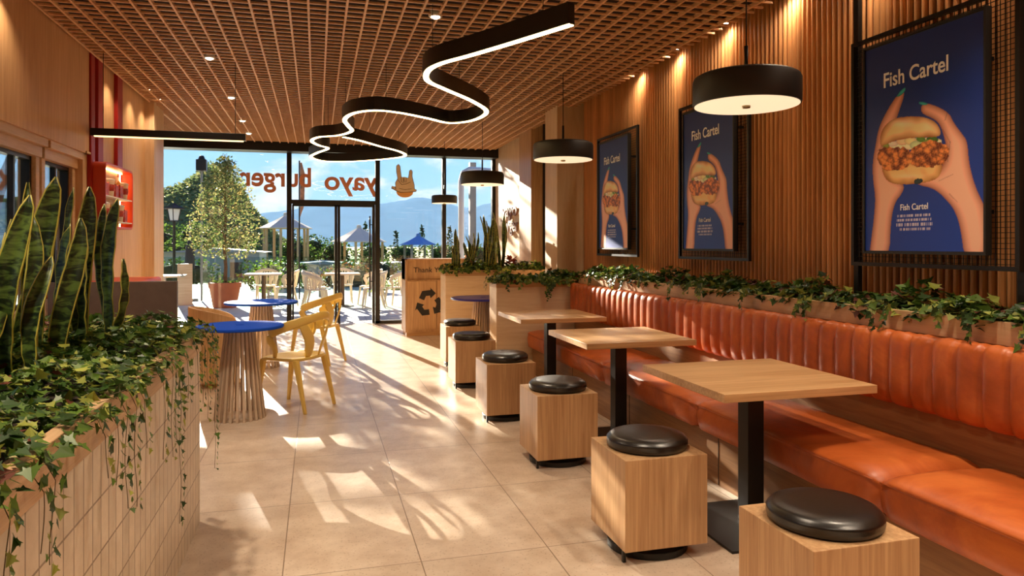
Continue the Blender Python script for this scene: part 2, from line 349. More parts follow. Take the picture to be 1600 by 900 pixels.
# front glazing
win = struct(empty('window_1', (0,0,0)))
b = MB(); F0, F1 = YW-.05, YW+.05
b.box((-2.9,YW-.3,2.97), (3.3,F1,H+.2))
b.build('header_beam', M['black'], win, bevel=.004)
b = MB()
for x0 in (-.457, 1.04): b.box((x0-.04,F0,0), (x0+.04,F1,3.0))
for x0 in (2.23,3.16,-2.6): b.box((x0-.035,F0,0), (x0+.035,F1,3.0))
b.box((-.42,F0,2.1), (1.0,F1,2.17)); b.box((-2.76,F0,0), (-.45,F1,.05)); b.box((1.0,F0,0), (3.2,F1,.05))
b.build('mullions', M['black'], win, bevel=.003)
b = MB()
for xa, xb, za, zb in ((-2.75,-2.63,.05,2.97),(-2.57,-.5,.05,2.97),(-.42,1.0,2.17,2.97),(1.08,2.2,.05,2.97),(2.27,3.12,.05,2.97)): b.box((xa,YW-.004,za), (xb,YW+.004,zb))
b.build('pane', M['glass'], win)
dr = struct(empty('door_1', (0,0,0)))
b = MB()
for x0, x1 in ((-.41,-.38),(.3,.345),(.35,.395),(.93,.99)):
    if x0 < .5: b.box((x0,F0+.01,.01), (x1,F1-.01,2.09))
b.box((-.4,F0+.01,.01), (.33,F1-.01,.05)); b.box((-.4,F0+.01,2.06), (.99,F1-.01,2.1)); b.box((.945,F0-.02,.01),(.99,F1,2.09))
b.build('door_frame', M['black'], dr, bevel=.002)
b = MB(); b.box((-.38,YW-.004,.05), (.3,YW+.004,2.06)); b.build('door_pane', M['glass'], dr)
b = MB(); b.tube([(.9,YW-.09,.6),(.9,YW-.09,1.9)], .014); b.bar((.9,YW-.09,.75),(.96,YW-.03,.75),.015); b.bar((.9,YW-.09,1.75),(.96,YW-.03,1.75),.015)
b.build('door_handle', M['black'], dr, smooth=True)

# window lettering (read from outside, so mirrored from inside)
wd = empty('window_lettering', (1.03,YW-.02,2.3), 0, 'mirrored copper brown yayo burger lettering across the glass front', 'lettering')
def winword(s, x1, width, z, size):
    text('letters', s, size, M['letter'], (x1-1.03,0,z-2.3), (R(90),0,PI), wd, .006, .011, width)
winword('yayo', 1.03, .92, 2.36, .46); winword('burger', -.08, 1.16, 2.4, .46)
# hand-on-bun emblem
hd = empty('window_emblem', (1.52,YW-.02,2.5), 0, 'cream hand making a horns sign over a bun emblem on the glass', 'emblem')
ox = Vector((0,0,0))
def flat(name, poly, mat, y0, y1, par):
    b = MB(); b.prism(poly, lambda p, s: (p[0], y0 if s else y1, p[1])); return b.build(name, mat, par)
def ell(cx, cz, rx, rz, n=28, a0=0, a1=2*PI): return [(cx+rx*math.cos(a0+(a1-a0)*k/n), cz+rz*math.sin(a0+(a1-a0)*k/n)) for k in range(n)]
M['emb'] = plain('emblem cream', '#cdb99a', .6); M['embbun'] = plain('emblem bun', '#cf9a55', .6)
flat('bun', ell(0,-.16,.15,.10), M['embbun'], -.004, 0, hd)
hand = [(-.16,-.12),(-.17,.0),(-.13,.08),(-.15,.2),(-.15,.30),(-.115,.34),(-.085,.30),(-.075,.2),(-.06,.1),(-.02,.11),(.02,.1),(.06,.09),(.075,.17),(.08,.22),(.11,.245),(.135,.21),(.13,.12),(.15,.04),(.17,-.03),(.17,-.1),(.21,-.12),(.2,-.15),(.1,-.16),(-.08,-.17),(-.16,-.14),(-.24,-.1),(-.23,-.06),(-.17,-.07)]
flat('hand', hand, M['emb'], -.012, -.004, hd)
b = MB()
def closed(p): return p + [p[0]]
b.tube([(x,-.014,z) for x, z in closed(hand)], .004, 5)
for pl in ([(-.07,.1),(-.06,.02),(-.03,0),(-.02,.1)],[(-.02,.1),(-.01,.02),(.02,.01),(.03,.1)],[(-.13,.06),(-.06,-.03),(.02,-.02),(.1,.02)],[(-.1,-.1),(0,-.12),(.12,-.1)],[(-.24,-.1),(-.2,-.1)]):
    b.tube([(x,-.014,z) for x, z in pl], .0035, 5)
b.build('outline', M['mark'], hd)

# ------------------------------------------------------------------ linear wall lamp, serpentine lamp, pendants, downlights
t = empty('linear_lamp', (-1.93,7.05,2.36), 0, 'straight black linear lamp sticking out from the left wall', 'lamp')
b = MB(); b.box((0,-.025,.005), (1.29,.025,.07)); b.build('lamp_body', M['black'], t, bevel=.003)
b = MB(); b.box((.03,-.018,-.004), (1.27,.018,.006)); b.build('led_strip', plain('dim led', '#fff0d8', .5, emis='#ffd694', estr=1.6), t)
for q in (1.2,.1):
    b = MB(); b.tube([(q,0,.07),(q,0,H-2.36+.02)], .003); b.build('hanging_wire', M['black'], t)

def catmull(P, n=10):
    P = [Vector(p) for p in P]; out = []
    for i in range(len(P)-1):
        p0, p1, p2, p3 = P[max(i-1,0)], P[i], P[i+1], P[min(i+2,len(P)-1)]
        for k in range(n):
            t = k/n; out.append(.5*((2*p1)+(p2-p0)*t+(2*p0-5*p1+4*p2-p3)*t*t+(3*p1-p0-3*p2+p3)*t**3))
    out.append(P[-1]); return out
SZ = 2.65
def ribbon(path, z0, z1, w, mi=0, mb=None):
    b = mb or MB(); vs = []; n = len(path)
    for i, p in enumerate(path):
        d = (path[min(i+1,n-1)] - path[max(i-1,0)]); d.z = 0; d.normalize(); r = Vector((d.y,-d.x,0))*w/2
        for s, z in ((-1,z0),(1,z0),(1,z1),(-1,z1)): q = p + r*s; vs.append((q.x, q.y, z))
    fs = [(0,1,2,3), tuple((n-1)*4+k for k in (3,2,1,0))]
    for i in range(n-1):
        for k in range(4): k2 = (k+1) % 4; fs.append((i*4+k, (i+1)*4+k, (i+1)*4+k2, i*4+k2))
    b.add(vs, fs, mi); return b
SP = [(1.40,3.82),(1.17,4.27),(.98,4.62),(.83,4.88),(.775,5.12),(.82,5.42),(1.0,5.68),(1.32,6.10),(1.55,6.55),(1.52,7.02),(1.32,7.24),(1.05,7.02),(.75,6.8),(.52,6.75),(.34,6.95),(.27,7.32),(.32,7.7),(.37,8.05),(.24,8.4),(.02,8.6),(-.06,8.95),(.02,9.3),(.14,9.58),(.0,10.1),(-.08,10.6),(.12,11.05),(.55,10.95),(1.0,10.5),(1.2,10.1),(1.08,9.65),(.78,9.2),(.5,8.75),(.3,8.52)]
path = catmull([(x,y,0) for x, y in SP], 8)
t = empty('serpentine_lamp', (0,0,SZ), 0, 'long winding black ribbon lamp glowing underneath, hung from the ceiling grid', 'lamp')
ribbon(path, .006, .13, .055).build('lamp_body', M['black'], t, smooth=False)
ribbon(path, 0, .008, .04).build('led_strip', M['led'], t)
for i in range(4, len(path), 24):
    b = MB(); b.tube([(path[i].x,path[i].y,.13),(path[i].x,path[i].y,H-SZ+.02)], .0025, 5); b.build('hanging_wire', M['black'], t)

def pendant(loc, rad, hh, label):
    t = empty('pendant_lamp', loc, 0, label, 'pendant lamp', 'drum pendants above the right hand tables')
    b = MB(); b.lathe([(rad*.99,0),(rad,.01),(rad,hh*.82),(rad*.97,hh*.93),(rad*.9,hh),(.03,hh+.008),(.02,hh+.02),(.001,hh+.02)], 72); b.build('lamp_shade', M['black_matt'], t, smooth=True).modifiers.new('e','EDGE_SPLIT')
    b = MB(); b.lathe([(.001,-.003),(rad*.965,-.003),(rad*.965,-.001),(.001,-.001)], 64); b.build('diffuser', M['diffuser'], t)
    b = MB(); b.lathe([(.001,-.018),(.022,-.016),(.024,-.003),(.001,-.003)], 20); b.build('finial', plain('brass finial', '#9c8a6a', .35, .8), t, smooth=True)
    b = MB(); b.tube([(0,0,hh+.01),(0,0,hh+.17)], .011, 12); b.build('stem', M['black'], t, smooth=True)
    b = MB(); b.tube([(0,0,hh+.1),(0,0,H-loc[2]+.1)], .004, 6); b.build('cord', M['black'], t)
    return t
pendant((2.38,3.58,2.2), .30, .17, 'largest drum pendant, hanging above the nearest square table')
pendant((2.37,6.7,2.245), .30, .17, 'drum pendant hanging in front of the plywood column')
pendant((2.2,9.55,2.225), .30, .17, 'drum pendant hanging above the far snake plants')
pendant((2.03,11.6,2.08), .21, .13, 'smallest drum pendant, hanging close to the window glass')

def spot(loc, target, energy, size=110, col=(1,.81,.60), rad=.05):
    l = bpy.data.lights.new('spot', 'SPOT'); l.energy = energy; l.spot_size = R(size); l.spot_blend = .9; l.color = col; l.shadow_soft_size = rad
    o = bpy.data.objects.new('downlight_beam', l); C.objects.link(o); o.location = loc
    o.rotation_euler = (Vector(target)-Vector(loc)).to_track_quat('-Z','Y').to_euler(); return o
KE = 1.12
def downlight(x, y, energy, label, tx=None, ty=None):
    t = empty('downlight', (x,y,H), 0, label, 'downlight', 'small downlights set in the ceiling grid')
    b = MB(); b.lathe([(.04,-.010),(.05,-.010),(.052,.0),(.045,.06),(.036,.06),(.036,-.004),(.04,-.010)], 24); b.build('rim', M['white'], t, smooth=True)
    b = MB(); b.lathe([(.001,-.022),(.018,-.021),(.03,-.016),(.036,-.008),(.036,-.002),(.001,-.002)], 20); b.build('lens', M['spotface'], t)
    o = spot((x,y,H-.03), (tx if tx is not None else x, ty if ty is not None else y, 0), energy*KE)
for x, y, e, l in ((-.94,6.95,60,'downlight nearest the linear wall lamp, at the left of the grid'),(-.95,8.75,60,'second small downlight along the left row towards the window'),
                   (-.98,10.35,60,'third small downlight along the left row towards the window'),(.85,5.24,60,'downlight beside the near loop of the winding lamp'),(-1.0,11.5,60,'small downlight closest to the dark window header')):
    downlight(x, y, e, l)
def washer(y, label):
    t = empty('wall_washer', (3.135,y,H+.09), 0, label, 'wall washer', 'small washers lighting the slatted wall')
    b = MB(); b.lathe([(.001,-.03),(.03,-.03),(.032,.03),(.001,.03)], 16); b.build('housing', M['black'], t, smooth=True)
    b = MB(); b.lathe([(.001,-.033),(.022,-.033),(.022,-.031),(.001,-.031)], 14); b.build('lens', M['spotface'], t)
    spot((3.13,y,H+.05), (XR-.06,y,.9), 13, 160, rad=.03)
for k in range(10): washer(-.6+.8*k, 'tiny black washer lamp recessed between the ceiling grid and the slatted wall')
for y_, w_ in ((1.6,'window fascia, near end (added fill light)'),(3.4,'window fascia, middle (added fill light)'),(5.2,'window fascia, far end (added fill light)'),(7.72,'red stripes'),(8.6,'veneer panel'),(9.15,'timber pier')):  # the fascia washers are added lamps, put in to brighten the dark fascia
    t = empty('wall_washer', (XL+.16,y_,H+.03), 0, 'tiny washer lamp above the left wall, over the '+w_, 'wall washer')
    b = MB(); b.lathe([(.001,-.02),(.028,-.02),(.03,.03),(.001,.03)], 16); b.build('housing', M['black'], t, smooth=True)
    b = MB(); b.lathe([(.001,-.024),(.02,-.024),(.02,-.021),(.001,-.021)], 14); b.build('lens', M['spotface'], t)
    spot((XL+.16,y_,H-.03), (XL+.02,y_,1.2), 12, 110, rad=.02)
for x, y, e in ((.85,2.4,60),(-.94,4.3,120),(-.94,1.6,150),(.85,-.3,120),(-.94,-1.2,100),(2.35,.6,110),(2.35,2.2,80),(2.35,-1.2,100)):  # unseen fixtures, added out of view to fill the room with light
    downlight(x, y, e, 'small unseen downlight added in the ceiling grid above the camera side as fill')

# ------------------------------------------------------------------ ivy and leaves
IVY = [(0,0),(.30,.02),(.52,-.22),(.50,.22),(.98,.30),(.52,.55),(.40,.78),(0,1.35)]
def leaf_pts(s=1.0): return [(x*s, y*s) for x, y in IVY]
def add_leaf(b, p, up, d, size, col, shape='ivy'):
    """p base, d direction to tip, up = leaf normal"""
    d = d.normalized(); r = d.cross(up)
    if r.length < 1e-4: r = Vector((1,0,0))
    r.normalize(); n = r.cross(d)
    out = IVY if shape == 'ivy' else [(0,0),(.32,.35),(.36,.75),(0,1.3)]
    k = len(out); vs = []
    fold = size*.22
    for x, y in out: vs.append(p + d*(y*size) + r*(x*size) + n*(abs(x)*fold - .25*fold*y*y))
    for x, y in out[1:-1]: vs.append(p + d*(y*size) - r*(x*size) + n*(abs(x)*fold - .25*fold*y*y))
    right = tuple(range(k)); left = (0,) + tuple([k-1]) + tuple(reversed(range(k, k+len(out)-2)))
    b.add(vs, [right, left]); b.cols.extend([col]*len(vs))
def ivycol(rnd, bright=1.0, red=0.0):
    t = rnd.random()
    if rnd.random() < red: c = srgb('#6d3a2a')
    elif t < .22: c = srgb('#a3a94a')
    elif t < .6: c = srgb('#5d7a2e')
    else: c = srgb('#35521f')
    k = bright*(.7+.6*rnd.random()); return (c[0]*k, c[1]*k, c[2]*k, 1)
def ivy_bed(name, x0, x1, y0, y1, z, count, hgt, size, strands, label, seed, bright=1.0, red=.03, over=.04, group=None, tall=None):
    """bed of leaves on a planter plus strands [(x,y,length,outdir)]"""
    rnd = random.Random(seed); b = MB()
    ph = [rnd.random()*6 for _ in range(6)]
    for _ in range(count):
        x = rnd.uniform(x0-over, x1+over); y = rnd.uniform(y0-over, y1+over)
        w = .55+.25*math.sin(x*9+ph[0])*math.sin(y*7+ph[1])+.2*math.sin(y*17+ph[2]+x*5)
        ed = min(1, (min(x-x0, x1-x, y-y0, y1-y)+over)/.1)
        hz = hgt*max(.15, w)*(.35+.65*math.sqrt(max(0, ed)))
        if tall: hz *= tall(x, y)
        zz = z - .02 + hz*rnd.random()**.45
        cx, cy = (x0+x1)/2, (y0+y1)/2
        outv = Vector(((x-cx)/(x1-x0), (y-cy)/(y1-y0)*.6, 0))
        d = Vector((rnd.gauss(0,.8), rnd.gauss(0,.8), rnd.gauss(.0,.35)-.25*(1-ed))) + outv*1.1
        up = Vector((rnd.gauss(0,.35), rnd.gauss(0,.35), 1)) + outv*.8
        add_leaf(b, Vector((x,y,zz)), up, d, size*rnd.uniform(.6,1.25), ivycol(rnd, bright, red))
    for sx, sy, ln, (dx, dy) in strands:
        od = Vector((dx,dy,0)); p = Vector((sx,sy,z+.03)); pts = [p.copy()]
        p = p + od*.05 + Vector((0,0,.015)); pts.append(p.copy()); n = max(3, int(ln/.024)); wob = rnd.random()*6
        for k in range(n):
            side = Vector((-dy,dx,0)); p = p + Vector((0,0,-ln/n)) + od*(.012 if k < 2 else .0) + side*.009*math.sin(k*.55+wob); pts.append(p.copy())
        m0 = len(b.v); b.tube(pts, .0009, 4); b.cols.extend([srgb('#5a4a2a')]*(len(b.v)-m0))
        for k, q in enumerate(pts[1:]):
            fade = 1.05-.4*k/len(pts)
            for rep in range(2 if k < n*.35 else 1):
                s = 1 if (k+rep) % 2 else -1; side = Vector((-dy,dx,0))*s
                d = side*rnd.uniform(.4,1.1) + Vector((0,0,-rnd.uniform(.3,1))) + od*rnd.uniform(0,.5)
                add_leaf(b, q+od*.008, od+Vector((rnd.gauss(0,.4),rnd.gauss(0,.4),.5)), d, size*rnd.uniform(.6,1.05)*fade, ivycol(rnd, bright*.9, 0))
    o = b.build(name, M['ivy']); tag(o, label, 'ivy', group, 'stuff'); return o

def snake_plant(leaves, label, group=None):
    """leaves: (bx,by,bz, tx,ty,tz, width, facing)"""
    b = MB(); n = 16; m = 5
    for (bx,by,bz,tx,ty,tz,w,fa) in leaves:
        p0 = Vector((bx,by,bz)); p1 = Vector((tx,ty,tz)); d = (p1-p0); bend = Vector((math.cos(fa),math.sin(fa),0))*.04
        side = Vector((-math.sin(fa),math.cos(fa),0)); nor = Vector((math.cos(fa),math.sin(fa),0)); base = len(b.v); vs = []; fs = []
        for i in range(n+1):
            t = i/n; tw = .5*math.sin(t*2.2+fa*3)
            wd = w*.9*(.62+.9*t-.55*t*t)*(1 if t < .62 else math.sqrt(max(0.0006, 1-((t-.62)/.38)**1.6)))
            c = p0 + d*t + bend*math.sin(t*PI) + side*.012*math.sin(t*5+fa*7)
            s2 = side*math.cos(tw) + nor*math.sin(tw); n2 = nor*math.cos(tw) - side*math.sin(tw)
            for j in range(m):
                u = j/(m-1); q = c + s2*(u-.5)*wd + n2*((u-.5)**2)*wd*1.1 + n2*.004*math.sin(t*30+u*3)
                vs.append(q); b.uv.append((u, t))
        for i in range(n):
            for j in range(m-1): a = i*m+j; fs.append((a, a+1, a+m+1, a+m))
        b.add(vs, fs)
    o = b.build('snake_plant', M['snake'], smooth=True); md = o.modifiers.new('t','SOLIDIFY'); md.thickness = .004
    return tag(o, label, 'snake plant', group)

# ------------------------------------------------------------------ near left planter with tiles
X0, X1 = -1.35, -.57
t = empty('tiled_planter', (X1,1.2,0), 0, 'long planter faced with cream tiles and a timber rim, front left', 'planter')
off = Vector((-X1,-1.2,0))
def rel(b, o): b.v = [(x-o[0], y-o[1], z-o[2]) for x, y, z in b.v]; return b
O = (X1,1.2,0)
b = MB(); b.box((X0,-1.0,0), (X1,3.88,.86)); bo = rel(b, O).build('planter_body', M['tile'], t)
b = MB(); w = .035
b.box((X0-.005,-1.0,.86), (X0+w,3.885,.965)); b.box((X1-w,-1.0,.86), (X1+.006,3.885,.965)); b.box((X0+w,3.88-w,.86), (X1-w,3.885,.965)); b.box((X0+w,-1.0,.86), (X1-w,-1+w,.965))
rel(b, O).build('rim', M['oak_y'], t, bevel=.003)
b = MB(); b.box((X0+w,-.96,.85), (X1-w,3.84,.93)); rel(b, O).build('soil', M['soil'], t)
st = [(X1+.01, 3.8, .70, (1,0)), (X1+.01, 3.55, .40, (1,0)), (X1+.01, 3.25, .22, (1,0)), (X1+.01,2.85,.62,(1,0)), (X1+.01,2.78,.30,(1,0)), (X1+.01,2.7,.34,(1,0)), (X1+.01,2.55,.3,(1,0)),
      (X1+.01,2.2,.33,(1,0)), (X1+.01,2.1,.3,(1,0)), (X1+.01,1.98,.2,(1,0)), (X1+.01,1.9,.16,(1,0)), (X1+.01,1.55,.2,(1,0)), (X1+.01,1.48,.16,(1,0)), (X1+.01,1.35,.22,(1,0)), (X1+.01,3.0,.2,(1,0)), (X1+.01,3.7,.3,(1,0)),
      (X1-.05,3.89,.5,(0,1)), (X1-.2,3.89,.3,(0,1)), (X1+.01,3.62,.25,(1,0)), (X1+.01,3.4,.3,(1,0)), (X1+.01,2.3,.2,(1,0)), (X1+.01,.9,.25,(1,0))]
ivy_bed('trailing_ivy', X0+.03, X1-.02, .4, 3.85, .95, 8200, .17, .0245, st, 'green trailing ivy spilling over the front left tiled planter', 3, .85, .03, .055, tall=lambda x, y: .75+.5*max(0, (y-2.2)/1.6))
# snake plants (world positions of base and tip)
snake_plant([(-.98,1.98,.93,-.86,2.05,1.64,.085,-1.2),(-1.12,2.1,.93,-1.22,2.0,1.55,.07,-1.9),(-1.02,2.2,.93,-1.1,2.3,1.5,.06,-1.6),(-1.2,2.25,.93,-1.28,2.1,1.5,.07,-1.4)],
            'snake plant with the broadest leaves, nearest the camera in the tiled planter', 'snake plants in the tiled planter')
snake_plant([(-1.0,2.72,.93,-.90,2.62,1.56,.08,-1.5),(-1.1,2.8,.93,-1.03,3.0,1.63,.05,-1.2),(-.92,2.7,.93,-.88,2.75,1.36,.06,-1.5),(-.95,2.85,.93,-.97,2.85,1.5,.06,-1.3),(-1.1,2.95,.93,-1.14,2.95,1.56,.065,-1.7),(-1.2,2.7,.93,-1.2,2.6,1.5,.08,-1.9),(-1.05,2.62,.93,-.98,2.7,1.44,.07,-1.1)],
            'snake plant second from the near end of the tiled planter', 'snake plants in the tiled planter')
snake_plant([(-1.02,3.05,.93,-.92,2.92,1.645,.10,-1.5),(-1.1,3.12,.93,-1.0,3.1,1.6,.085,-1.2),(-.96,3.2,.93,-.98,3.38,1.64,.045,-1.8),(-.93,3.0,.93,-.87,3.02,1.5,.08,-1.3),(-1.0,3.25,.93,-.94,3.2,1.48,.07,-1.9),(-1.18,3.2,.93,-1.16,3.2,1.5,.08,-1.3)],
            'tallest full snake plant in the middle of the tiled planter', 'snake plants in the tiled planter')
snake_plant([(-.93,3.3,.93,-.92,3.3,1.64,.09,-1.4),(-.86,3.42,.93,-.905,3.5,1.58,.05,-1.6),(-.86,3.38,.93,-.82,3.4,1.60,.07,-1.7),(-.86,3.3,.93,-.77,3.3,1.34,.05,-1.0),(-.95,3.4,.93,-1.0,3.5,1.5,.07,-1.3),(-.9,3.25,.93,-.88,3.2,1.42,.07,-1.9)],
            'snake plant at the far end of its row in the tiled planter', 'snake plants in the tiled planter')

# ------------------------------------------------------------------ service counter with steel shield
t = empty('service_counter', (-1.5,5.6,0), 0, 'service counter with a dark steel end shield and orange rounded top', 'counter')
O = (-1.5,5.6,0)
b = MB(); b.box((-1.8,5.6,0), (-.975,5.64,1.135)); rel(b, O).build('end_shield', M['steel'], t, bevel=.004)
b = MB(); b.box((-1.88,5.64,0), (-1.5,7.6,1.02)); rel(b, O).build('counter_body', M['pale_v'], t, bevel=.004)
b = MB(); b.box((-1.9,5.64,1.02), (-1.47,7.64,1.085)); rel(b, O).build('counter_top', M['orange'], t, bevel=.025, seg=4)

# ------------------------------------------------------------------ orange display box on the left wall
t = empty('display_box', (XL,7.17,1.55), 0, 'orange rounded display box on the left wall with lit shelves', 'display box')
def rrect(y0, y1, z0, z1, r, n=6):
    pts = []
    for cy, cz, a0 in ((y1-r,z1-r,0),(y0+r,z1-r,PI/2),(y0+r,z0+r,PI),(y1-r,z0+r,3*PI/2)):
        for k in range(n+1): a = a0+PI/2*k/n; pts.append((cy+r*math.cos(a), cz+r*math.sin(a)))
    return pts
outer = rrect(-.05,.95,0,.60,.07); inner = rrect(-.03,.93,.02,.58,.055); n = len(outer); vs = []; fs = []
for x in (.0,.12):
    vs += [(x,y,z) for y, z in outer]; vs += [(x,y,z) for y, z in inner]
for i in range(n):
    j = (i+1) % n
    fs += [(i,j,2*n+j,2*n+i), (n+i,3*n+i,3*n+j,n+j), (2*n+i,2*n+j,3*n+j,3*n+i), (i,n+i,n+j,j)]
b = MB(); b.add(vs, fs); b.build('casing', M['orange'], t, bevel=.003)
b = MB(); b.box((.0,-.02,.01), (.012,.92,.57)); b.build('back_panel', M['pale_v'], t)
b = MB(); b.box((.012,-.02,.29), (.115,.92,.30)); b.box((.012,-.02,.06), (.115,.92,.07)); b.build('shelf', M['white'], t)
b = MB(); b.box((.015,0,.565), (.03,.9,.573)); b.box((.013,.86,.03), (.02,.875,.57)); b.build('led_strip', M['led'], t)
M['pack'] = plain('red printed card', '#b5361c', .5, noise=.5, nscale=40); M['packw'] = plain('cream card', '#e8cfae', .5)
M['fries'] = plain('golden fries', '#dd9a2e', .6, noise=.3, nscale=60)
def packet(kind):
    t = empty('food_packet' if kind else 'drink_cup', (0,0,0)); w = .05
    if kind:
        b = MB(); b.prism([(-.045,0),(.045,0),(.06,.13),(.035,.115),(-.035,.115),(-.06,.13)], lambda p, s: (-.03 if s else .03, p[0], p[1])); b.build('carton', M['pack'], t)
        b = MB()
        for k in range(7): b.bar((0,-.04+.013*k,.08),(.004*(k%3-1),-.045+.015*k,.15+.012*(k%3)),.009)
        b.build('fries', M['fries'], t)
    else:
        b = MB(); b.lathe([(.001,0),(.038,0),(.048,.14),(.05,.15),(.001,.15)], 20); b.build('cup', M['packw'], t, smooth=True)
        b = MB(); b.lathe([(.046,.05),(.0485,.05),(.0505,.11),(.046,.11)], 20); b.build('band', M['pack'], t, smooth=True)
        b = MB(); b.lathe([(.051,.15),(.052,.158),(.03,.17),(.001,.17)], 20); b.build('lid', M['white'], t, smooth=True)
    return t
names = [('fries carton', 'food packet', 1), ('paper cup', 'cup', 0)]
pos = [(1,'upper shelf, at the near end'),(0,'upper shelf, second from the near end'),(1,'upper shelf, in the middle'),(1,'upper shelf, next to the far end'),(0,'upper shelf, at the far end'),
       (0,'lower shelf, at the near end'),(1,'lower shelf, second from the near end'),(0,'lower shelf, in the middle'),(0,'lower shelf, next to the far end'),(1,'lower shelf, at the far end')]
protos = {}
for i, (k, where) in enumerate(pos):
    z = 1.55 + (.301 if i < 5 else .071); y = 7.28 + .165*(i % 5)
    if k not in protos: o = protos[k] = packet(k)
    else: o = copy_tree(protos[k])
    o.location = (XL+.066, y, z)
    o['category'] = 'food packet' if k else 'cup'; o['label'] = ('red carton of golden fries' if k else 'cream paper cup with red band') + ' in orange box, ' + where
    o['group'] = 'packets and cups in the orange display box'

# ------------------------------------------------------------------ right: ledge planter, cross planters
def planter(name, label, x0, x1, y0, y1, z1, body, rimh=.075, rimm=None):
    t = empty(name, ((x0+x1)/2,(y0+y1)/2,0), 0, label, 'planter'); O = t.location[:]
    b = MB(); b.box((x0,y0,0), (x1,y1,z1-rimh)); rel(b, O).build('planter_body', body, t, bevel=.003)
    b = MB(); w = .025; zb = z1-rimh
    b.box((x0-.003,y0-.003,zb), (x1+.003,y0+w,z1)); b.box((x0-.003,y1-w,zb), (x1+.003,y1+.003,z1)); b.box((x0-.003,y0+w,zb), (x0+w,y1-w,z1)); b.box((x1-w,y0+w,zb), (x1+.003,y1-w,z1))
    rel(b, O).build('rim', rimm or M['oak_x'], t, bevel=.002)
    b = MB(); b.box((x0+w,y0+w,zb-.005), (x1-w,y1-w,z1-.03)); rel(b, O).build('soil', M['soil'], t)
    return t
planter('ledge_planter', 'long narrow timber planter running behind the leather backrest', 2.785, 3.14, -1.2, 7.36, 1.075, M['base_wood'], .10, M['pale_y'])
planter('divider_planter', 'pale timber divider planter closing off the far end of the leather bench', 1.86, 3.14, 7.4, 7.72, 1.01, M['pale_x'])
planter('divider_planter', 'pale timber divider planter next to the recycling cabinet, holding snake plants', 1.67, 3.14, 9.45, 9.85, 1.05, M['pale_x'])
rs = random.Random(5)
st = [(2.785, rs.uniform(.5,7.2), rs.choice([.04,.06,.08,.12,.06,.18]), (-1,0)) for _ in range(24)] + [(2.785,6.2,.24,(-1,0)),(2.785,6.05,.2,(-1,0)),(2.785,5.1,.17,(-1,0)),(2.785,3.55,.22,(-1,0)),(2.785,3.5,.28,(-1,0)),(2.785,2.45,.2,(-1,0)),(2.785,3.0,.12,(-1,0))]
ivy_bed('trailing_ivy', 2.8, 3.08, -.5, 7.35, 1.055, 7200, .18, .035, st, 'dark green ivy filling the ledge planter behind the bench', 11, .72, .09, .02)
st = [(rs.uniform(1.88,3.0),7.4,rs.choice([.04,.07,.05,.1]),(0,-1)) for _ in range(16)] + [(2.42,7.4,.24,(0,-1)),(2.47,7.4,.2,(0,-1)),(2.38,7.4,.17,(0,-1)),(1.93,7.4,.12,(0,-1)),(1.86,7.5,.12,(-1,0)),(1.86,7.6,.1,(-1,0))]
ivy_bed('trailing_ivy', 1.9, 3.1, 7.42, 7.7, .99, 1800, .17, .035, st, 'ivy on the divider planter at the far end of the leather bench', 12, .9, .04, .05)
st = [(rs.uniform(1.7,2.6),9.45,rs.choice([.04,.08,.05,.12]),(0,-1)) for _ in range(14)]
ivy_bed('trailing_ivy', 1.7, 3.1, 9.48, 9.82, 1.03, 1700, .2, .037, st, 'ivy around the snake plants on the divider planter beside the recycling cabinet', 13, 1.0, .04, .05)
for q, (cx, lab) in enumerate(((1.96,'shorter snake plant at the aisle side of the far divider planter'),(2.38,'tallest snake plant on the far divider planter, near the lettered wall'))):
    rr = random.Random(20+q); L = []
    for k in range(13):
        bx = cx+rr.uniform(-.14,.14); by = 9.65+rr.uniform(-.1,.1); hh = (.58 if q == 0 else .80)*rr.uniform(.6,1.05)
        L.append((bx,by,1.02,bx+rr.uniform(-.1,.1),by+rr.uniform(-.08,.08),1.02+hh,.058,-1.5+rr.uniform(-.7,.7)))
    snake_plant(L, lab, 'snake plants on the far divider planter')
# reddish plant
b = MB(); rr = random.Random(4)
for k in range(40):
    a = rr.uniform(0,2*PI); add_leaf(b, Vector((2.62+.03*math.cos(a),9.6+.03*math.sin(a),1.1+.1*rr.random())), Vector((0,0,1)), Vector((math.cos(a),math.sin(a),rr.uniform(.2,1.2))), .07, srgb('#8f3a24'), 'oval')
tag(b.build('red_leaf_plant', M['ivy']), 'small red leaved plant among ivy beside the lettered wall', 'plant')

# wall sign
ws = empty('wall_sign', (XR-.05,12.0,1.8), 0, 'raised wooden yayo burger letters on the far plywood wall', 'sign')
for s, z, w_ in (('yayo',1.88,.98),('burger',1.62,1.02)):
    text('letters', s, .30, M['sign_wood'], (0,.12,z-1.8), (R(90),0,-R(90)), ws, .010, .006, w_)

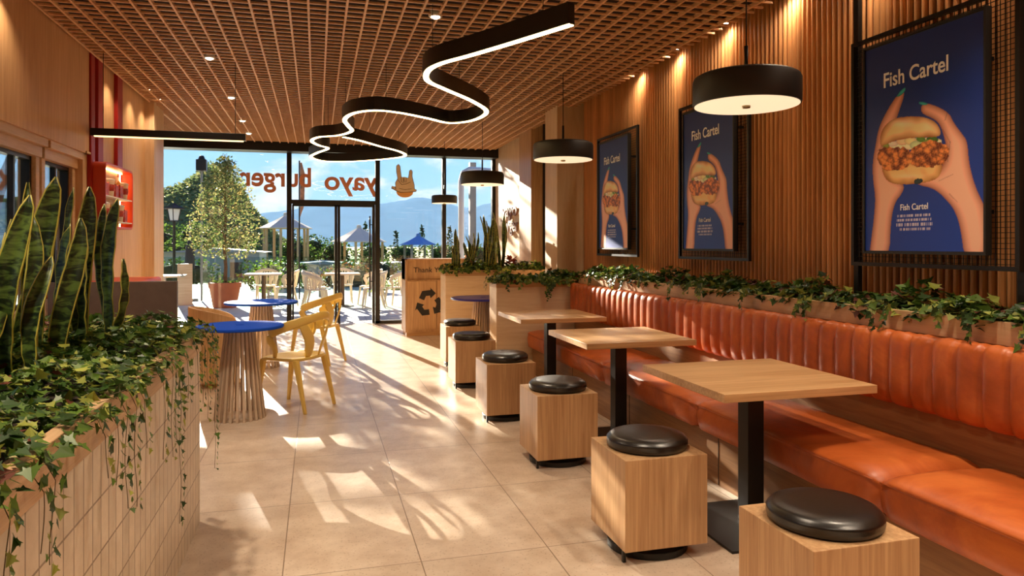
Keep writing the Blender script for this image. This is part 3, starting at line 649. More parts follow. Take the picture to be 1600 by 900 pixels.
# ------------------------------------------------------------------ leather banquette
t = empty('banquette_bench', (2.2,3.0,0), 0, 'long burnt orange leather bench with a channel tufted back along the slatted wall', 'bench')
O = (2.2,3.0,0)
ys = [-.51+1.45*k for k in range(-1, 6)]; ys = [-1.96+1.45*k for k in range(0, 7)]
ys = [y for y in (-.51-1.45, -.51, .94, 2.39, 3.84, 5.29, 6.74, 7.36)]
ys[0] = -1.2
for a, c in zip(ys[:-1], ys[1:]):
    nx, ny = 14, 26; vs = []; fs = []
    x0, x1 = 2.19, 2.78; z0, z1 = .29, .46; g = .004
    prof = [(x1,z0),(x0+.03,z0),(x0+.008,z0+.012),(x0,z0+.05),(x0-.006,z0+.10),(x0,z1-.04),(x0+.004,z1-.024),(x0-.001,z1-.018),(x0+.008,z1-.008),(x0+.03,z1+.004),(x0+.12,z1+.014),(x0+.3,z1+.02),(x0+.48,z1+.012),(x1,z1)]
    m = len(prof); N = 22
    for i in range(N+1):
        s = i/N; y = a+g+(c-a-2*g)*s; e = min(s,1-s)*(c-a); k = 1-max(0,1-e/.045)**2*.0 ; sh = .022*max(0,1-e/.03)**2
        cx, cz = 2.48, .38
        for (px, pz) in prof:
            qx = px + (sh if px < 2.3 else 0); qz = pz - (sh if pz > .4 else -sh*.6)
            vs.append((qx, y, qz))
    for i in range(N):
        for j in range(m-1): q = i*m+j; fs.append((q,q+m,q+m+1,q+1))
    fs.append(tuple(range(m))); fs.append(tuple(N*m+k for k in reversed(range(m))))
    b = MB(); b.add(vs, fs); o = rel(b, O).build('seat_cushion', M['leather'], t, smooth=True)
    b = MB(); b.tube([(x0+.0015,a+.02,z1-.021),(x0+.0015,c-.02,z1-.021)], .0035, 6); rel(b, O).build('piping', M['leather'], o, smooth=True)
# backrest
b = MB(); pitch = .125; nc = int((7.36+1.2)/pitch); vs = []; fs = []; ny = 8
zz = [.628,.632,.65,.69,.75,.81,.87,.91,.94,.957,.966,.968]; dep = [.0,.45,.75,.95,1,1,1,.97,.88,.7,.4,.0]
cols = []; wr_ = random.Random(8)
for i in range(nc*ny+1):
    y = 7.355-i*pitch/ny; s = (i % ny)/ny; bul = math.sqrt(max(0, 1-(2*s-1)**2)) if (i % ny) else 0
    bul = .15+.85*bul**.8
    for k, z in enumerate(zz):
        xx = 2.735 - dep[k]*(.03 + .038*bul)
        zq = z + (.012*bul if z > .9 else (-.008*bul if z < .66 else 0)) + (.004*math.sin(i*1.7) if z > .93 else 0)
        vs.append((xx, y, zq))
    vs.append((2.78, y, .968))
m = len(zz)+1
for i in range(nc*ny):
    for k in range(m-1): q = i*m+k; fs.append((q,q+1,q+m+1,q+m))
b.add(vs, fs); rel(b, O).build('backrest', M['leather'], t, smooth=True)
b = MB(); b.box((2.25,-1.2,0), (2.78,7.35,.289)); b.box((2.735,-1.2,.289), (2.784,7.355,.66)); b.box((2.74,-1.2,.66), (2.784,7.355,.955)); rel(b, O).build('plinth', M['base_wood'], t, bevel=.002)
b = MB()
for y in (.0,1.22,2.44,3.66,4.88,6.1): b.box((2.247,y-.0015,.005), (2.2505,y+.0015,.285))
rel(b, O).build('panel_joints', M['black_matt'], t)

# ------------------------------------------------------------------ square tables
def square_table(loc, label):
    t = empty('square_table', loc, 0, label, 'table', 'square oak tables along the leather bench')
    b = MB(); b.box((-.4,-.4,.712), (.4,.4,.75)); b.build('tabletop', M['oak_x'], t, bevel=.002)
    b = MB(); b.box((-.045,-.045,.012), (.045,.045,.70)); b.box((-.16,-.16,.70), (.16,.16,.712)); b.build('column', M['black'], t, bevel=.003)
    b = MB(); b.box((-.29,-.29,0), (.12,.29,.012)); b.build('base_plate', M['black'], t, bevel=.002)
    return t
t0 = square_table((2.1,3.12,0), 'nearest square oak table on a black pedestal by the leather bench')
dup(t0, (2.1,4.74,0), 0, 'middle square oak table of three along the leather bench')
dup(t0, (2.1,6.3,0), 0, 'farthest square oak table, in front of the divider planter')

# ------------------------------------------------------------------ box stools
def stool(loc, label, rz=0):
    t = empty('box_stool', loc, rz, label, 'stool', 'box stools with round black cushions')
    b = MB(); b.box((-.2,-.2,.06), (.2,.2,.46)); b.build('box_seat', M['oak_v'], t, bevel=.0025)
    b = MB(); r = .188
    b.lathe([(.001,.46),(r*.93,.46),(r*.985,.468),(r,.482),(r*.995,.494),(r*1.0,.498),(r*.975,.503),(r*.93,.513),(r*.85,.520),(r*.6,.524),(.001,.525)], 64); b.build('cushion', M['vinyl'], t, smooth=True)
    b = MB(); b.lathe([(.001,0),(.185,0),(.185,.03),(.17,.035),(.165,.04),(.001,.04)], 48); b.lathe([(.001,.035),(.07,.035),(.07,.06),(.001,.06)], 24); b.bar((-.185,-.15,.0),(-.185,-.15,.058),.014,.02); b.build('swivel_base', M['black'], t, bevel=.002)
    return t
s0 = stool((1.665,2.05,0), 'box stool at the front edge, nearest the camera')
dup(s0, (1.49,3.04,0), 0, 'box stool beside the pedestal of the nearest square table')
dup(s0, (1.515,4.39,0), 0, 'box stool beside the middle square table')
dup(s0, (1.48,5.6,0), 0, 'box stool in front of the divider planter by the farthest square table')
dup(s0, (1.49,6.95,0), 0, 'box stool standing against the aisle end of the nearer divider planter')
dup(s0, (1.62,8.2,0), 0, 'farthest box stool, beside the indigo round table')

# ------------------------------------------------------------------ round tables
def round_table(name, loc, rad, top, label, group=None, battens=24, rb=.19, rt=.105):
    t = empty(name, loc, 0, label, 'table', group)
    b = MB(); b.lathe([(.001,.725),(rad*.985,.725),(rad,.731),(rad,.744),(rad*.99,.75),(.001,.75)], 64); b.build('tabletop', top, t, smooth=False, bevel=.002)
    b = MB(); b.lathe([(.001,.7505),(.03,.7505),(.03,.754),(.001,.754)], 20); b.build('centre_cap', top, t)
    b = MB()
    for k in range(battens):
        a = 2*PI*k/battens; c, s = math.cos(a), math.sin(a)
        b.bar((rb*c,rb*s,0),(rt*c,rt*s,.722), .018, .022, up=(c,s,0))
    b.build('batten_base', M['cone'], t)
    b = MB(); b.lathe([(.001,.0),(rb*.9,.0),(rb*.9,.02),(.001,.02)], 32); b.build('base_ring', M['cone'], t)
    b = MB(); b.lathe([(.001,.70),(rt*1.05,.70),(rt*1.05,.722),(.001,.722)], 32); b.build('top_ring', M['cone'], t)
    return t
round_table('round_table', (-.60,6.12,0), .34, M['blue'], 'round blue table on a batten cone, next to the near yellow chair', 'blue round tables with batten cone bases')
round_table('round_table', (-.61,8.58,0), .40, M['blue'], 'round blue table on a batten cone, farther one by the window', 'blue round tables with batten cone bases')
round_table('round_table', (1.98,8.55,0), .40, M['indigo'], 'round indigo table between the two divider planters')
t = empty('booth_bench', (2.75,8.4,0), 0, 'plain timber bench with a tall back between the divider planters', 'bench')
b = MB(); b.box((-.27,-.66,0), (.07,.8,.42)); b.build('seat_box', M['oak_v'], t, bevel=.003)
b = MB(); b.box((-.27,-.66,.42), (.0,.8,.46)); b.build('seat_cushion', M['leather'], t, bevel=.012, seg=3)
b = MB(); b.box((.0,-.66,.42), (.07,.8,.95)); b.build('backrest', M['oak_v'], t, bevel=.003)

# ------------------------------------------------------------------ chairs
def band(b, pts, widths, thick, axis=(0,-.02), normal=None):
    """flat band following pts, lying in the surface facing away from a vertical axis"""
    pts = [Vector(p) for p in pts]; n = len(pts); vs = []; fs = []
    for i, p in enumerate(pts):
        d = (pts[min(i+1,n-1)]-pts[max(i-1,0)]).normalized()
        nr = Vector((p.x-axis[0], p.y-axis[1], 0)).normalized() if normal is None else Vector(normal)
        wv = d.cross(nr).normalized(); nr = wv.cross(d).normalized(); w = widths[i] if isinstance(widths,(list,tuple)) else widths
        for a, c in ((-1,-1),(1,-1),(1,1),(-1,1)): vs.append(p + wv*a*w/2 + nr*c*thick/2)
    fs = [(0,1,2,3), tuple((n-1)*4+k for k in (3,2,1,0))]
    for i in range(n-1):
        for k in range(4): k2 = (k+1) % 4; fs.append((i*4+k, (i+1)*4+k, (i+1)*4+k2, i*4+k2))
    b.add(vs, fs)
def armchair(name, loc, rz, mat, label, group, slats=False):
    t = empty(name, loc, rz, label, 'chair', group)
    # seat: rounded shell
    n = 36; b = MB(); rings = []
    def out(k, s):
        a = 2*PI*k/n; c, q = math.cos(a), math.sin(a); ex = .62
        x = .235*abs(c)**ex*(1 if c > 0 else -1); y = .225*abs(q)**ex*(1 if q > 0 else -1)
        if y > 0: x *= 1.03
        return x*s, y*s
    vs = []; fs = []; lv = [(.0,.438),(.5,.436),(.8,.442),(.93,.452),(1.0,.452),(1.0,.436),(.93,.424),(.5,.420),(0,.420)]
    for s, z in lv:
        for k in range(n): x, y = out(k, max(s,.01)); vs.append((x,y,z - (.012 if y > .12 and s > .8 else 0)))
    for i in range(len(lv)-1):
        for k in range(n): k2 = (k+1) % n; fs.append((i*n+k,i*n+k2,(i+1)*n+k2,(i+1)*n+k))
    b.add(vs, fs); b.build('seat', mat, t, smooth=True)
    for sx in (-1,1):
        for y0, y1, x1 in ((.165,.225,.215),(-.165,-.27,.205)):
            b = MB(); vs = []
            for i, q in enumerate((0,.35,.7,1)):
                w = .021-.009*q; x = sx*(.19+(x1-.19)*q); y = y0+(y1-y0)*q; z = .435*(1-q)
                vs += [(x-w,y-w,z),(x+w,y-w,z),(x+w,y+w,z),(x-w,y+w,z)]
            fs = [(0,1,2,3),(15,14,13,12)]
            for i in range(3):
                for k in range(4): k2 = (k+1) % 4; fs.append((i*4+k,(i+1)*4+k,(i+1)*4+k2,i*4+k2))
            b.add(vs, fs); b.build('leg', mat, t, smooth=False, bevel=.004)
    b = MB(); rail = []; wd = []; A = R(112); q = 28
    for i in range(q+1):
        s = -1+2*i/q; a = s*A; rail.append((.265*math.sin(a), -.03-.265*math.cos(a), .80-.15*abs(s)**1.4)); wd.append(.075+.02*abs(s))
    band(b, rail, wd, .02, (0,-.03))
    b.build('top_rail', mat, t, smooth=True, sub=1)
    for sx in (-1,1):
        b = MB(); e = Vector(rail[-1]); band(b, [(sx*e.x,e.y,e.z),(sx*.255,e.y-.015,.60),(sx*.235,e.y-.05,.545),(sx*.222,e.y-.055,.49),(sx*.212,e.y-.03,.43)], [.09,.11,.095,.06,.05], .022, (0,-.03))
        b.build('arm_support', mat, t, smooth=True, sub=1); b = MB()
        band(b, [(sx*.19,-.215,.755),(sx*.135,-.245,.66),(sx*.09,-.235,.57),(sx*.075,-.215,.50),(sx*.08,-.19,.43)], [.085,.095,.11,.08,.06], .02, (0,-.03))
        if not slats: band(b, [(sx*.075,-.255,.765),(sx*.05,-.265,.70),(sx*.085,-.245,.63)], [.06,.035,.05], .016, (0,-.03))
        b.build('back_support', mat, t, smooth=True, sub=1)
    if slats:
        b = MB()
        for k in range(-6,7):
            a = k*R(13.5); b.bar((.215*math.sin(a),-.03-.20*math.cos(a),.44),(.26*math.sin(a),-.03-.26*math.cos(a),.785-.02*abs(k)/6), .022,.008, up=(math.sin(a),-math.cos(a),0))
        b.build('back_slats', mat, t)
    return t
armchair('yellow_chair', (-.19,6.42,0), R(54), M['yellow'], 'mustard yellow cut-out back chair in front, beside the near blue table', 'mustard yellow chairs at the blue tables')
armchair('yellow_chair', (-.0,8.75,0), R(62), M['yellow'], 'mustard yellow cut-out back chair farther back, beside the far blue table', 'mustard yellow chairs at the blue tables')
# curved plywood tub chair
t = empty('tub_chair', (-.93,7.72,0), 0, 'curved pale plywood tub chair behind the blue tables', 'chair')
def shell(b, r, z0, z1f, a0, a1, th, n=30):
    vs = []; fs = []
    for i in range(n+1):
        s = i/n; a = a0+(a1-a0)*s; z1 = z1f(s)
        for rr, z in ((r,z0),(r-th,z0),(r-th,z1),(r,z1)): vs.append((rr*math.cos(a), rr*math.sin(a), z))
    for i in range(n):
        for k in range(4): k2 = (k+1) % 4; fs.append((i*4+k,(i+1)*4+k,(i+1)*4+k2,i*4+k2))
    fs += [(0,1,2,3), tuple(n*4+k for k in (3,2,1,0))]; b.add(vs, fs)
b = MB(); shell(b, .31, .05, lambda s: .62+.16*math.sin(PI*s)**.6, R(70), R(310), .018); b.build('curved_back', M['pale_v'], t)
b = MB(); b.lathe([(.001,.40),(.285,.40),(.29,.42),(.28,.44),(.001,.44)], 40); b.build('seat', M['pale_x'], t)
b = MB(); b.lathe([(.001,0),(.2,0),(.2,.05),(.05,.06),(.05,.40),(.001,.40)], 30); b.build('pedestal', M['pale_v'], t)

# ------------------------------------------------------------------ recycling cabinet
t = empty('recycling_cabinet', (1.30,10.85,0), 0, 'timber waste cabinet with a recycling symbol and Thank You lettering', 'cabinet')
b = MB(); b.box((0,0,.06), (.95,.5,.86)); b.box((0,.06,.86), (.95,.5,1.17)); b.box((0,0,.86), (.03,.5,1.18)); b.box((0,0,1.16),(.95,.5,1.18)); b.box((.92,0,.86),(.95,.06,1.18)); b.build('cabinet_body', M['oak_v'], t, bevel=.003)
b = MB(); b.box((.02,.02,0), (.95,.48,.06)); b.build('plinth', M['oak_x'], t)
b = MB(); b.box((.03,-.018,.10), (.47,0,.84)); b.build('door', M['oak_v'], t, bevel=.002)
b = MB(); b.box((.48,-.018,.10), (.93,0,.84)); b.build('door', M['oak_v'], t, bevel=.002)
text('lettering', 'Thank You', .115, M['mark'], (.13,.055,.97), (R(90),0,0), t, .002, .0)
# recycling symbol: three folded arrows
rc = MB()
def arrow(ang, c=(.36,.5), s=.205):
    base = [(-.42,-.78),(-.12,-.78),(-.12,-.42),(-.42,-.42)]
    A_ = [(-.95,-.30),(-.62,-.86),(-.05,-.86),(-.05,-.44),(-.40,-.44),(-.55,-.18),(-.38,-.06),(-.88,.16),(-1.1,-.42)]
    ca, sa = math.cos(ang), math.sin(ang)
    poly = [(c[0]+s*(x*ca-y*sa), c[1]+s*(x*sa+y*ca)) for x, y in A_]
    rc.prism(poly, lambda p, q: (p[0], -.022 if q else -.0185, p[1]))
for k in range(3): arrow(2*PI*k/3+.1)
rc.build('recycling_symbol', M['mark'], t)

# ------------------------------------------------------------------ posters
def paint_poster():
    nu, nv = 230, 350
    U, V = np.meshgrid(np.linspace(0,1,nu), np.linspace(0,1,nv)); X = 75+370*U; Y = 778-V*(778-(163-125*U))
    rng = np.random.default_rng(3)
    def lin(h): return np.array(srgb(h)[:3])
    img = np.zeros(X.shape+(3,)); a = lin('#0d2f7c'); c = lin('#123a94'); d_ = lin('#0a2464')
    img[:] = a
    img += (np.clip(1-V*1.6,0,1)**1.5)[...,None]*(c-a)*1.0 + (np.clip(V*1.5-.6,0,1))[...,None]*(d_-a)
    def inside(poly):
        r = np.zeros(X.shape, bool); n = len(poly)
        for i in range(n):
            x0,y0 = poly[i]; x1,y1 = poly[(i+1)%n]
            if y0 == y1: continue
            cnd = ((Y >= min(y0,y1)) & (Y < max(y0,y1)) & (X < (x1-x0)*(Y-y0)/(y1-y0)+x0)); r ^= cnd
        return r
    def edist(poly):
        dd = np.full(X.shape, 1e9); n = len(poly)
        for i in range(n):
            x0,y0 = poly[i]; x1,y1 = poly[(i+1)%n]; L2 = (x1-x0)**2+(y1-y0)**2+1e-9
            tt = np.clip(((X-x0)*(x1-x0)+(Y-y0)*(y1-y0))/L2,0,1); dd = np.minimum(dd, np.hypot(X-x0-tt*(x1-x0), Y-y0-tt*(y1-y0)))
        return dd
    def smooth(poly, it=2):
        for _ in range(it):
            q = []
            for i in range(len(poly)):
                (x0,y0),(x1,y1) = poly[i], poly[(i+1)%len(poly)]; q += [(.75*x0+.25*x1,.75*y0+.25*y1),(.25*x0+.75*x1,.25*y0+.75*y1)]
            poly = q
        return poly
    def noise(sc, seed):
        r = np.random.default_rng(seed); s = np.zeros(X.shape)
        for _ in range(24):
            th = r.uniform(0,2*np.pi); f = sc*r.uniform(.6,1.8); s += np.sin(X*f*np.cos(th)+Y*f*np.sin(th)+r.uniform(0,6))
        return s/6
    def fill(poly, dark, light, w, sm=2, nz=0, seed=1, nsc=.1):
        p = smooth(poly, sm); m = inside(p); dd = edist(p); k = np.clip(dd/w,0,1)**.7
        if nz: k = np.clip(k + nz*noise(nsc, seed), 0, 1)
        col = lin(dark)+(lin(light)-lin(dark))*k[...,None]; img[m] = col[m]; return m
    # left hand and arm
    fill([(185,296),(212,278),(211,300),(198,335),(185,372),(160,400),(140,450),(150,545),(215,570),(205,600),(182,625),(167,680),(163,800),(88,800),(98,735),(108,665),(112,610),(103,560),(101,505),(115,440),(122,405),(140,365)], '#93503a', '#f0b396', 22)
    fill([(160,385),(192,362),(197,380),(165,410)], '#8a4a33', '#d8957a', 10)
    # right hand and arm
    fill([(265,330),(275,320),(300,322),(348,348),(362,380),(382,410),(400,438),(403,490),(412,545),(428,598),(450,650),(460,800),(392,800),(383,715),(368,655),(345,622),(325,600),(300,582),(255,572),(243,556),(262,545),(300,538),(330,520),(345,470),(330,400),(312,370),(268,352)], '#93503a', '#eeb092', 24)
    for pl in ([(330,400),(352,440),(345,500)],[(345,345),(338,372)],[(320,560),(360,540)],[(350,600),(372,625)],[(140,450),(118,470)]):
        for (x0,y0),(x1,y1) in zip(pl[:-1],pl[1:]):
            L2 = (x1-x0)**2+(y1-y0)**2; tt = np.clip(((X-x0)*(x1-x0)+(Y-y0)*(y1-y0))/L2,0,1); dd = np.hypot(X-x0-tt*(x1-x0),Y-y0-tt*(y1-y0)); img[dd<1.6] *= .72
    # bun bottom, greens, chicken, top bun
    fill([(133,505),(330,490),(330,530),(310,560),(230,572),(165,570),(140,545)], '#a4652a', '#f0c07a', 24, nz=.2, seed=4, nsc=.12)
    fill([(140,440),(325,420),(330,455),(140,470)], '#cfc49a', '#efe2b8', 10)
    for cx_, cy_, rx, ry, cc in ((170,445,22,9,'#f0dcc4'),(205,438,20,12,'#f3d0a0'),(232,436,20,13,'#f0dd9a'),(265,430,14,10,'#5f8a2e'),(300,432,18,10,'#45701f'),(250,450,20,14,'#cfdca0'),(150,452,12,8,'#8fa040'),(285,440,14,8,'#7fa044')):
        m = ((X-cx_)/rx)**2+((Y-cy_)/ry)**2 < 1; k = 1-.35*(((X-cx_)/rx)**2+((Y-cy_)/ry)**2); img[m] = (lin(cc)*k[...,None])[m]
    for hull in ([(120,480),(135,462),(175,458),(225,462),(232,490),(220,518),(175,528),(135,520)],[(228,478),(255,450),(300,434),(340,450),(348,482),(325,510),(270,516),(235,510)]):
        p = smooth(hull, 1); 
        m = inside(p) | (edist(p) < 4+3*noise(.25,9)); pts = np.stack([rng.uniform(115,350,110), rng.uniform(430,530,110)],1)
        d2 = np.full(X.shape, 1e9); idx = np.zeros(X.shape, int)
        for i, (qx,qy) in enumerate(pts):
            dq = np.hypot(X-qx,(Y-qy)*1.1); s = dq < d2; d2[s] = dq[s]; idx[s] = i
        hue = rng.uniform(.7,1.25,110)[idx]; k = (np.clip(1.2-d2/12,.12,1)**1.3)*hue*(.72+.5*np.clip(noise(.09,21)+.5,0,1))+.22*noise(.7,22)
        col = lin('#5c2009')+(lin('#e58a45')-lin('#5c2009'))*np.clip(k,0,1.3)[...,None]; img[m] = col[m]
    fill([(130,455),(128,425),(140,395),(170,370),(215,360),(270,360),(310,375),(326,405),(322,425),(270,424),(225,428),(180,436),(140,452)], '#a4602a', '#f6cf8e', 26, nz=.16, seed=6, nsc=.09)
    gl = np.exp(-(((X-205)/34)**2+((Y-383)/11)**2))*.5+np.exp(-(((X-285)/16)**2+((Y-392)/14)**2))*.25+np.exp(-(((X-225)/45)**2+((Y-545)/7)**2))*.25
    img += gl[...,None]*(lin('#fff0d0')-img)
    # nails
    fill([(184,300),(200,280),(217,268),(215,283),(196,299)], '#0f6f72', '#37b0ac', 6, 1)
    fill([(257,315),(275,315),(290,322),(278,326),(262,323)], '#0f6f72', '#37b0ac', 4, 1)
    fill([(241,564),(250,553),(272,553),(270,566),(250,572)], '#0c1a1c', '#23393b', 5, 1)
    # tiny paragraph marks (illegible in the photograph)
    for r_ in range(4):
        yb = .165-.021*r_; m = (np.abs(V-yb) < .0062) & (U > (.31,.30,.29,.33)[r_]) & (U < (.60,.60,.61,.60)[r_]) & ((np.sin(U*260+r_*2.1)+np.sin(U*413+r_)) > -.55) & (np.sin(U*92+r_*1.3) > -.93)
        img[m] = lin('#b9b3c4')
    n = nu*nv; ww, hh = .76, 1.15
    P = np.zeros((n,3)); P[:,0] = 0; P[:,1] = -(U.ravel()-.5)*ww; P[:,2] = V.ravel()*hh
    i0 = (np.arange(nv-1)[:,None]*nu+np.arange(nu-1)[None,:]).ravel(); faces = np.stack([i0,i0+nu,i0+nu+1,i0+1],1)
    me = bpy.data.meshes.new('printed_panel'); me.vertices.add(n); me.vertices.foreach_set('co', P.ravel())
    me.loops.add(len(faces)*4); me.loops.foreach_set('vertex_index', faces.ravel()); me.polygons.add(len(faces)); me.polygons.foreach_set('loop_start', np.arange(0,len(faces)*4,4)); me.update(calc_edges=True)
    at = me.color_attributes.new('Col','FLOAT_COLOR','POINT'); at.data.foreach_set('color', np.concatenate([np.clip(img.reshape(-1,3)*1.3,0,1), np.ones((n,1))],1).astype(np.float32).ravel())
    me.materials.append(M['print']); return me
pm = paint_poster()
def poster(yc, label, posts):
    t = empty('poster_display', (3.06,yc,1.36), 0, label, 'poster', 'blue burger posters in black wire cages on the slatted wall')
    o = bpy.data.objects.new('printed_panel', pm); C.objects.link(o); o.parent = t; o.location = (-.0005,0,.005)
    b = MB(); b.box((0,-.38,0), (.03,.38,1.16)); b.build('panel_back', M['black_matt'], t)
    b = MB(); f = .012
    b.box((-.008,-.392,-.012), (.03,.392,0)); b.box((-.008,-.392,1.16), (.03,.392,1.172)); b.box((-.008,-.392,0), (.03,-.38,1.16)); b.box((-.008,.38,0), (.03,.392,1.16)); b.build('panel_frame', M['black_matt'], t)
    text('headline', 'Fish Cartel', .115, M['white_txt'], (-.003,.245,.915), (R(90),0,-R(90)), t, .0008, .0015, .42)
    text('caption', 'Fish Cartel', .047, M['white_txt'], (-.003,.125,.225), (R(90),0,-R(90)), t, .0006, .0004, .18)
    yo = .53; za, zb = -.085, 1.24; q = .022
    b = MB(); b.box((.03,-yo,za), (.055,yo,za+q)); b.box((.03,-yo,zb-q), (.055,yo,zb)); b.box((.03,-yo,za+q), (.055,-yo+q,zb-q)); b.box((.03,yo-q,za+q), (.055,yo,zb-q))
    for yy in (-.3,.3):
        for z in (.2,.95): b.box((.05,yy-.01,z-.01), (.14,yy+.01,z+.01))
    b.build('cage_frame', M['black'], t)
    b = MB(); y = -yo+.03
    while y < yo: b.box((.041,y-.0015,za), (.044,y+.0015,zb)); y += .025
    z = za+.03
    while z < zb: b.box((.044,-yo,z-.0015), (.047,yo,z+.0015)); z += .025
    b.build('wire_grid', M['black'], t, recalc=False)
    if posts:
        b = MB()
        for yy in (-.515,.52): b.box((.056,yy-.018,-.34), (.085,yy+.018,H-1.36+.01))
        b.build('support_post', M['black'], t)
    return t
poster(3.04, 'largest looking blue burger poster, nearest the camera, its cage on full height posts', True)
poster(5.15, 'middle blue burger poster, partly behind the nearest drum pendant', False)
poster(7.05, 'farthest blue burger poster, beside the plywood column', False)

# ------------------------------------------------------------------ outside
b = MB(); b.box((-40,YW+.12,-.2), (40,27,-.005)); struct(b.build('patio_ground', M['patio']))
b = MB(); b.add([(-900,26.9,-.25),(900,26.9,-.25),(900,1000,-1.2),(-900,1000,-1.2)], [(0,1,2,3)]); b.add([(-900,26.9,-.6),(900,26.9,-.6)],[]); struct(b.build('garden_ground', M['field'], recalc=False))
b = MB(); b.add([(-300,-60,-.3),(-2.95,-60,-.3),(-2.95,26.9,-.3),(-300,26.9,-.3)], [(0,1,2,3)]); struct(b.build('side_ground', M['field'], recalc=False))
b = MB(); b.box((2.2,22.0,-.02), (14,27,.05)); tag(b.build('lawn', M['lawn'], bevel=.03), 'bright green lawn beyond the patio', 'lawn', None, 'stuff')

def leaf_cloud(b, rnd, count, fn, size, cols, core=None):
    for _ in range(count):
        p = fn(rnd); k = rnd.uniform(.65,1.25); c = rnd.choice(cols)
        add_leaf(b, p, Vector((rnd.gauss(0,1),rnd.gauss(0,1),rnd.gauss(.6,1))), Vector((rnd.gauss(0,1),rnd.gauss(0,1),rnd.gauss(-.1,.7))), size*rnd.uniform(.6,1.3), (c[0]*k,c[1]*k,c[2]*k,1), 'oval')
G1 = [srgb('#76874c'), srgb('#95a062'), srgb('#bfae6c'), srgb('#617440'), srgb('#a5a46c')]
G2 = [srgb('#3d5a2a'), srgb('#4f7030'), srgb('#2e4522'), srgb('#6c8a3a')]
# potted tree
t = empty('potted_tree', (-1.98,17.0,0), 0, 'slender green tree in a terracotta pot on the patio', 'potted tree')
b = MB(); b.lathe([(.001,0),(.24,0),(.25,.01),(.325,.44),(.345,.44),(.35,.55),(.32,.56),(.31,.5),(.001,.5)], 48); b.build('pot', M['terracotta'], t, smooth=True).modifiers.new('e','EDGE_SPLIT')
b = MB(); b.lathe([(.001,.49),(.31,.49),(.001,.53)], 24); b.build('soil', M['soil'], t)
b = MB(); b.tube([(0,0,.5),(.02,0,.9),(-.02,.02,1.4),(.01,0,2.0),(0,.0,2.7),(.02,0,3.2)], [.045,.038,.035,.03,.02,.008], 10)
rr = random.Random(2)
for k in range(34):
    z = 1.3+1.8*k/34; a = rr.uniform(0,2*PI); L = .78*(1-(z-1.3)/2.1)**.7+.05; b.tube([(0,0,z),(L*.5*math.cos(a),L*.5*math.sin(a),z+.18),(L*math.cos(a),L*math.sin(a),z+.22)], [.012,.008,.003], 5)
b.build('trunk', M['trunk'], t)
def fn(r):
    z = 1.2+2.1*r.random()**1.05; s = (z-1.2)/2.1; rad = .86*(math.sin(min(1,(s+.12)/.34)*PI/2))*(1-s)**.62+.05; a = r.uniform(0,2*PI); q = 1.1*rad*r.random()**.5
    return Vector((q*math.cos(a), q*math.sin(a), z+.1*math.sin(a*5)))
b = MB(); leaf_cloud(b, rr, 4000, fn, .055, G1); b.build('crown', M['leaves'], t)
b = MB(); leaf_cloud(b, rr, 160, lambda r: Vector((r.uniform(-.28,.28), r.uniform(-.28,.28), .52+.08*r.random())), .05, G2); b.build('undergrowth', M['leaves'], t)

# tall shade tree left of the view; its branches dapple the sun
SHADE = empty('shade_tree', (-10.5,26.5,0), 0, 'tall spreading tree whose branches reach over the patio', 'tree')
b = MB(); b.tube([(0,0,0),(.2,.1,1.8),(.6,.2,3.4),(1.2,.3,5.2)], [.26,.22,.17,.12], 12); rr = random.Random(14)
brs = []
spots_ = [(1.5,3.5)]*8 + [(3.5,4.7)]*17 + [(5.0,6.8)]*4 + [(7.5,12.5)]*13
for k, (xa, xb) in enumerate(spots_):
    x = rr.uniform(xa, xb); y = rr.uniform(-2.6,2.6); z = 1.4+.125*(y+27)+rr.uniform(.35,2.3); brs.append(Vector((x,y,z)))
    b.tube([(1.2,.3,5.2),(x*.5+.6,y*.5,6.0+.1*rr.random()),(x,y,z)], [.08,.05,.015], 6)
b.build('trunk', M['trunk'], SHADE)
b = MB()
def fn2(r):
    c = r.choice(brs); return c + Vector((r.gauss(0,.36), r.gauss(0,.5), r.gauss(0,.2)))
leaf_cloud(b, rr, 2050, fn2, .2, G2); b.build('crown', M['leaves'], SHADE)

# glass railing
t = empty('glass_railing', (-3.5,19.6,0), 0, 'green tinted frameless glass railing along the patio edge', 'railing')
for k in range(8):
    b = MB(); b.box((-5.5+1.3*k,0,.02), (-5.5+1.3*k+1.26,.015,1.08)); b.build('glass_panel', M['railglass'], t)
b = MB()
for k in range(9): b.box((-5.55+1.3*k,-.03,0), (-5.49+1.3*k,.04,.2))
b.build('clamps', M['grey_post'], t)
# lamp post
t = empty('lamp_post', (-3.73,21,0), 0, 'black lamp post with a square lantern behind the railing', 'lamp post')
b = MB(); b.lathe([(.001,0),(.1,0),(.1,.08),(.05,.14),(.04,.3),(.035,2.0),(.05,2.03),(.001,2.03)], 16); b.build('pole', M['black'], t, smooth=True)
b = MB(); b.lathe([(.26,2.36),(.27,2.385),(.1,2.46),(.05,2.5),(.001,2.52)], 4); b.lathe([(.001,2.02),(.12,2.02),(.12,2.05),(.001,2.05)], 4)
for a in range(4): c, s = math.cos(a*PI/2), math.sin(a*PI/2); b.bar((.11*c,.11*s,2.04),(.17*c,.17*s,2.37),.02)
b.build('lantern_frame', M['black'], t)
b = MB(); b.lathe([(.001,2.05),(.1,2.05),(.155,2.36),(.001,2.36)], 4); b.build('lantern_glass', M['white'], t)

